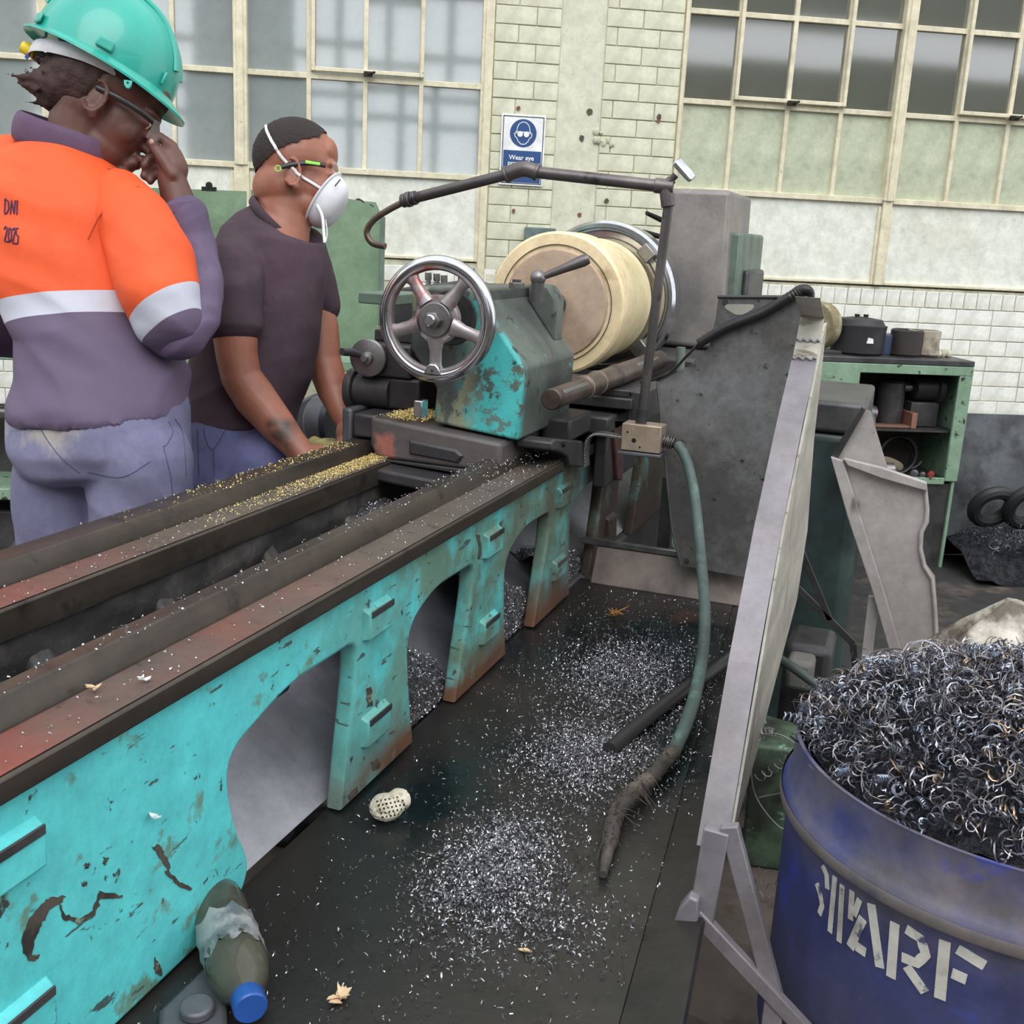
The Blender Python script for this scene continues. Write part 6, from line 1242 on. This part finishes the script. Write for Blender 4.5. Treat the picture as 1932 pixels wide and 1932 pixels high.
ts_.cyl(PD(442, 600, 2.20), PD(443, 622, 2.20), .056, .0555, 28)
def cut(co, n): return 0
me = remesh(ts_, .005, 4, disp=folds(.0035, (5, 12, 5), (CR, (CU * .9 - CR * .5).normalized(), FWD), 21.0)); mkobj('t_shirt', me, MAR, pm_)
nb = MB(); cc = (PD(480, 380, dM) + PD(566, 460, dM)) / 2; av = (PD(568, 464, dM) - PD(478, 374, dM)) / 2; pts = []
for k in range(48):
    t = 2 * math.pi * k / 48; e = max(0, math.cos(t)); pts.append(cc + av * (math.cos(t) * (1 + .04 * e ** 4)) + head_dir * (.072 * math.sin(t) * (1 - .45 * e ** 2)))
nb.tube_closed(pts, (.005, .010), 10, av.cross(head_dir).normalized()); nb.build('neck_band', MAR, pm_)
TRM = mat('slate_blue_cotton', S(92, 94, 134), .85, layers=[dict(c=S(76, 78, 116), scale=4, lo=.42, hi=.66)], bump=(80, .2, .002))
tw = MB(); tw.loft([ring(*q[:4], dM, q[4]) for q in ((352, 775, 552, 775, .105), (350, 800, 556, 800, .112), (350, 850, 562, 850, .12), (354, 905, 562, 905, .12))])
for cx_, dd in ((410, 2.42), (500, 2.30)):
    a_ = PD(cx_, 880, dd); limb(tw, [a_, Vector((a_.x, a_.y, .62)), Vector((a_.x, a_.y, .10))], [.088, .082, .066], 24)
tmo = mkobj('trousers', remesh(tw, .0065, 5, disp=folds(.006, (6, 12, 6), (CR, (CU + CR * .8).normalized(), FWD), 33.0)), TRM, pm_)
bvt2 = BVHTree.FromPolygons([v.co for v in tmo.data.vertices], [p.vertices for p in tmo.data.polygons])
seam(bvt2, ([(384, 808), (388, 830), (402, 848), (420, 820), (428, 806)], [(402, 848), (404, 900)], [(372, 810), (375, 900)]), 'pocket_edge', mat('slate_thread', S(62, 62, 96), .8), pm_)
for cx_, dd in ((410, 2.42), (500, 2.30)):
    a_ = PD(cx_, 880, dd); b_ = MB(); b_.ell((a_.x, a_.y, .07), (.05, .06, .07)); b_.ell((a_.x + .05, a_.y + .03, .04), (.09, .05, .04), Matrix.Rotation(.6, 3, 'Z')); b_.box((a_.x - .05, a_.y - .05, 0), (a_.x + .08, a_.y + .06, .03)); mkobj('boot', remesh(b_, .008, 4), BOOT, pm_)
# dust mask with straps
mk = thing('dust_mask', 'white cup dust mask strapped over the face of the man in maroon', 'mask', TM(.09, 0, -.05))
MASK = mat('white_mask_felt', S(226, 226, 232), .8, layers=[dict(c=S(206, 204, 214), scale=7, lo=.5, hi=.7)], bump=(160, .15, .001), var=.07)
ea, eb2 = PD(641, 332, dM), PD(580, 420, dM); mc_ = (ea + eb2) / 2; ev = (ea - eb2) / 2; sd_ = FWD; axm = ev.cross(sd_).normalized(); axm = axm if axm.dot(CR) > 0 else -axm
m_ = MB(); rings = []
for i in range(11):
    t = i / 10; k = math.cos(t * math.pi / 2) ** .55 if i < 10 else .06
    rings.append([mc_ + ev * (k * math.cos(a_)) + sd_ * (.054 * k * math.sin(a_)) + axm * (.044 * math.sin(t * math.pi / 2) ** 1.0) + ev * (-.10 * t) for a_ in [2 * math.pi * j / 40 for j in range(40)]])
m_.loft(rings); m_.build('cup', MASK, mk, smooth=60)
m_ = MB(); m_.tube_closed([mc_ + ev * (1.03 * math.cos(a_)) + sd_ * (.0565 * math.sin(a_)) for a_ in [2 * math.pi * j / 48 for j in range(48)]], (.004, .0025), 8, axm); m_.build('rim', MASK, mk)
bvm = BVHTree.FromPolygons([v.co for v in vs_], [p.vertices for p in meM.polygons])
bvh2 = BVHTree.FromPolygons(vv, fs)
def onhead(x, y, o=.002):
    d = (PD(x, y, 1) - CAM).normalized(); h = bvm.ray_cast(CAM, d); g = bvh2.ray_cast(CAM, d)
    if g[0] and (not h[0] or g[3] < h[3]): h = g
    return h[0] + h[1] * o if h[0] and h[3] < 2.8 else None
spx = bez([Vector((x, y, 0)) for x, y in ((606, 356), (585, 343), (566, 331), (550, 316), (530, 294), (514, 268), (505, 250), (502, 238))], 6)
sp_ = [q for q in (onhead(p.x, p.y) for p in spx) if q]; STRAP = mat('white_elastic', S(228, 228, 232), .7)
m_ = MB(); m_.tube(sp_, [(.0032, .0014)] * len(sp_), 8, ref=CU); m_.build('upper_strap', STRAP, mk)
m_ = MB(); sl_ = bez([PD(598, 386, dM - .05), PD(608, 408, dM - .055), PD(611, 440, dM - .06), PD(613, 458, dM - .06), PD(617, 440, dM - .055), PD(614, 415, dM - .045)], 8); m_.tube(sl_, [(.003, .0012)] * len(sl_), 8, ref=CR); m_.build('loose_strap', STRAP, mk)
m_ = MB(); m_.bar(PD(632, 351, dM - .052), PD(642, 339, dM - .045), .002, .004, up=FWD); m_.build('nose_clip', FRM, mk)
g4 = thing('safety_glasses', 'clear safety glasses with lime green arms on the masked man', 'glasses', TM(.08, 0, .02))
LIME = mat('lime_plastic', S(150, 220, 80), .4)
for sg_ in (-1, 1):
    MB().tube(bez([TM(-.030, sg_ * .078, .010), TM(.0, sg_ * .079, .018), TM(.035, sg_ * .077, .022), TM(.064, sg_ * .072, .020)], 6), [(.0035, .002)] + [(.0055, .0022)] * 18, 8, ref=uM).build('temple_arm', FRM, g4)
    MB().tube([TM(.022, sg_ * .0795, .023), TM(.052, sg_ * .076, .021)], [(.004, .0022), (.0035, .002)], 8, ref=uM).build('green_inlay', LIME, g4)
    MB().torus(TM(-.034, sg_ * .079, .007), RM @ Vector((0, 1, 0)), .006, .0015, 16, 6).build('green_tip', LIME, g4)
wrap_lens(TM, 1, .072, .070, .012, .021).build('lens', LENS, g4)
# black star knob and rag gripped at the carriage
kn = thing('crank_knob', 'black star knob of the carriage gripped by the masked man', 'knob', PD(655, 838, 2.41))
MB().ell(PD(652, 838, 2.405), (.026, .026, .026)).build('knob_ball', FRM, kn); MB().tube([PD(652, 838, 2.405), PD(690, 836, 2.44)], .008, 10).build('knob_shaft', STEEL, kn)
rgm = MB(); rgm.ell(PD(600, 838, 2.36), (.035, .025, .016)); rgm.ell(PD(622, 842, 2.37), (.035, .025, .02)); mkobj('grease_rag', remesh(rgm, .005, 2, disp=lambda co, n: .008 * noise.noise(co * 50)), mat('yellow_rag', S(150, 142, 96), .85, layers=[dict(c=S(84, 74, 56), scale=20, lo=.45, hi=.65)]), label='crumpled yellowish rag beside the masked man\'s hand', cat='rag')
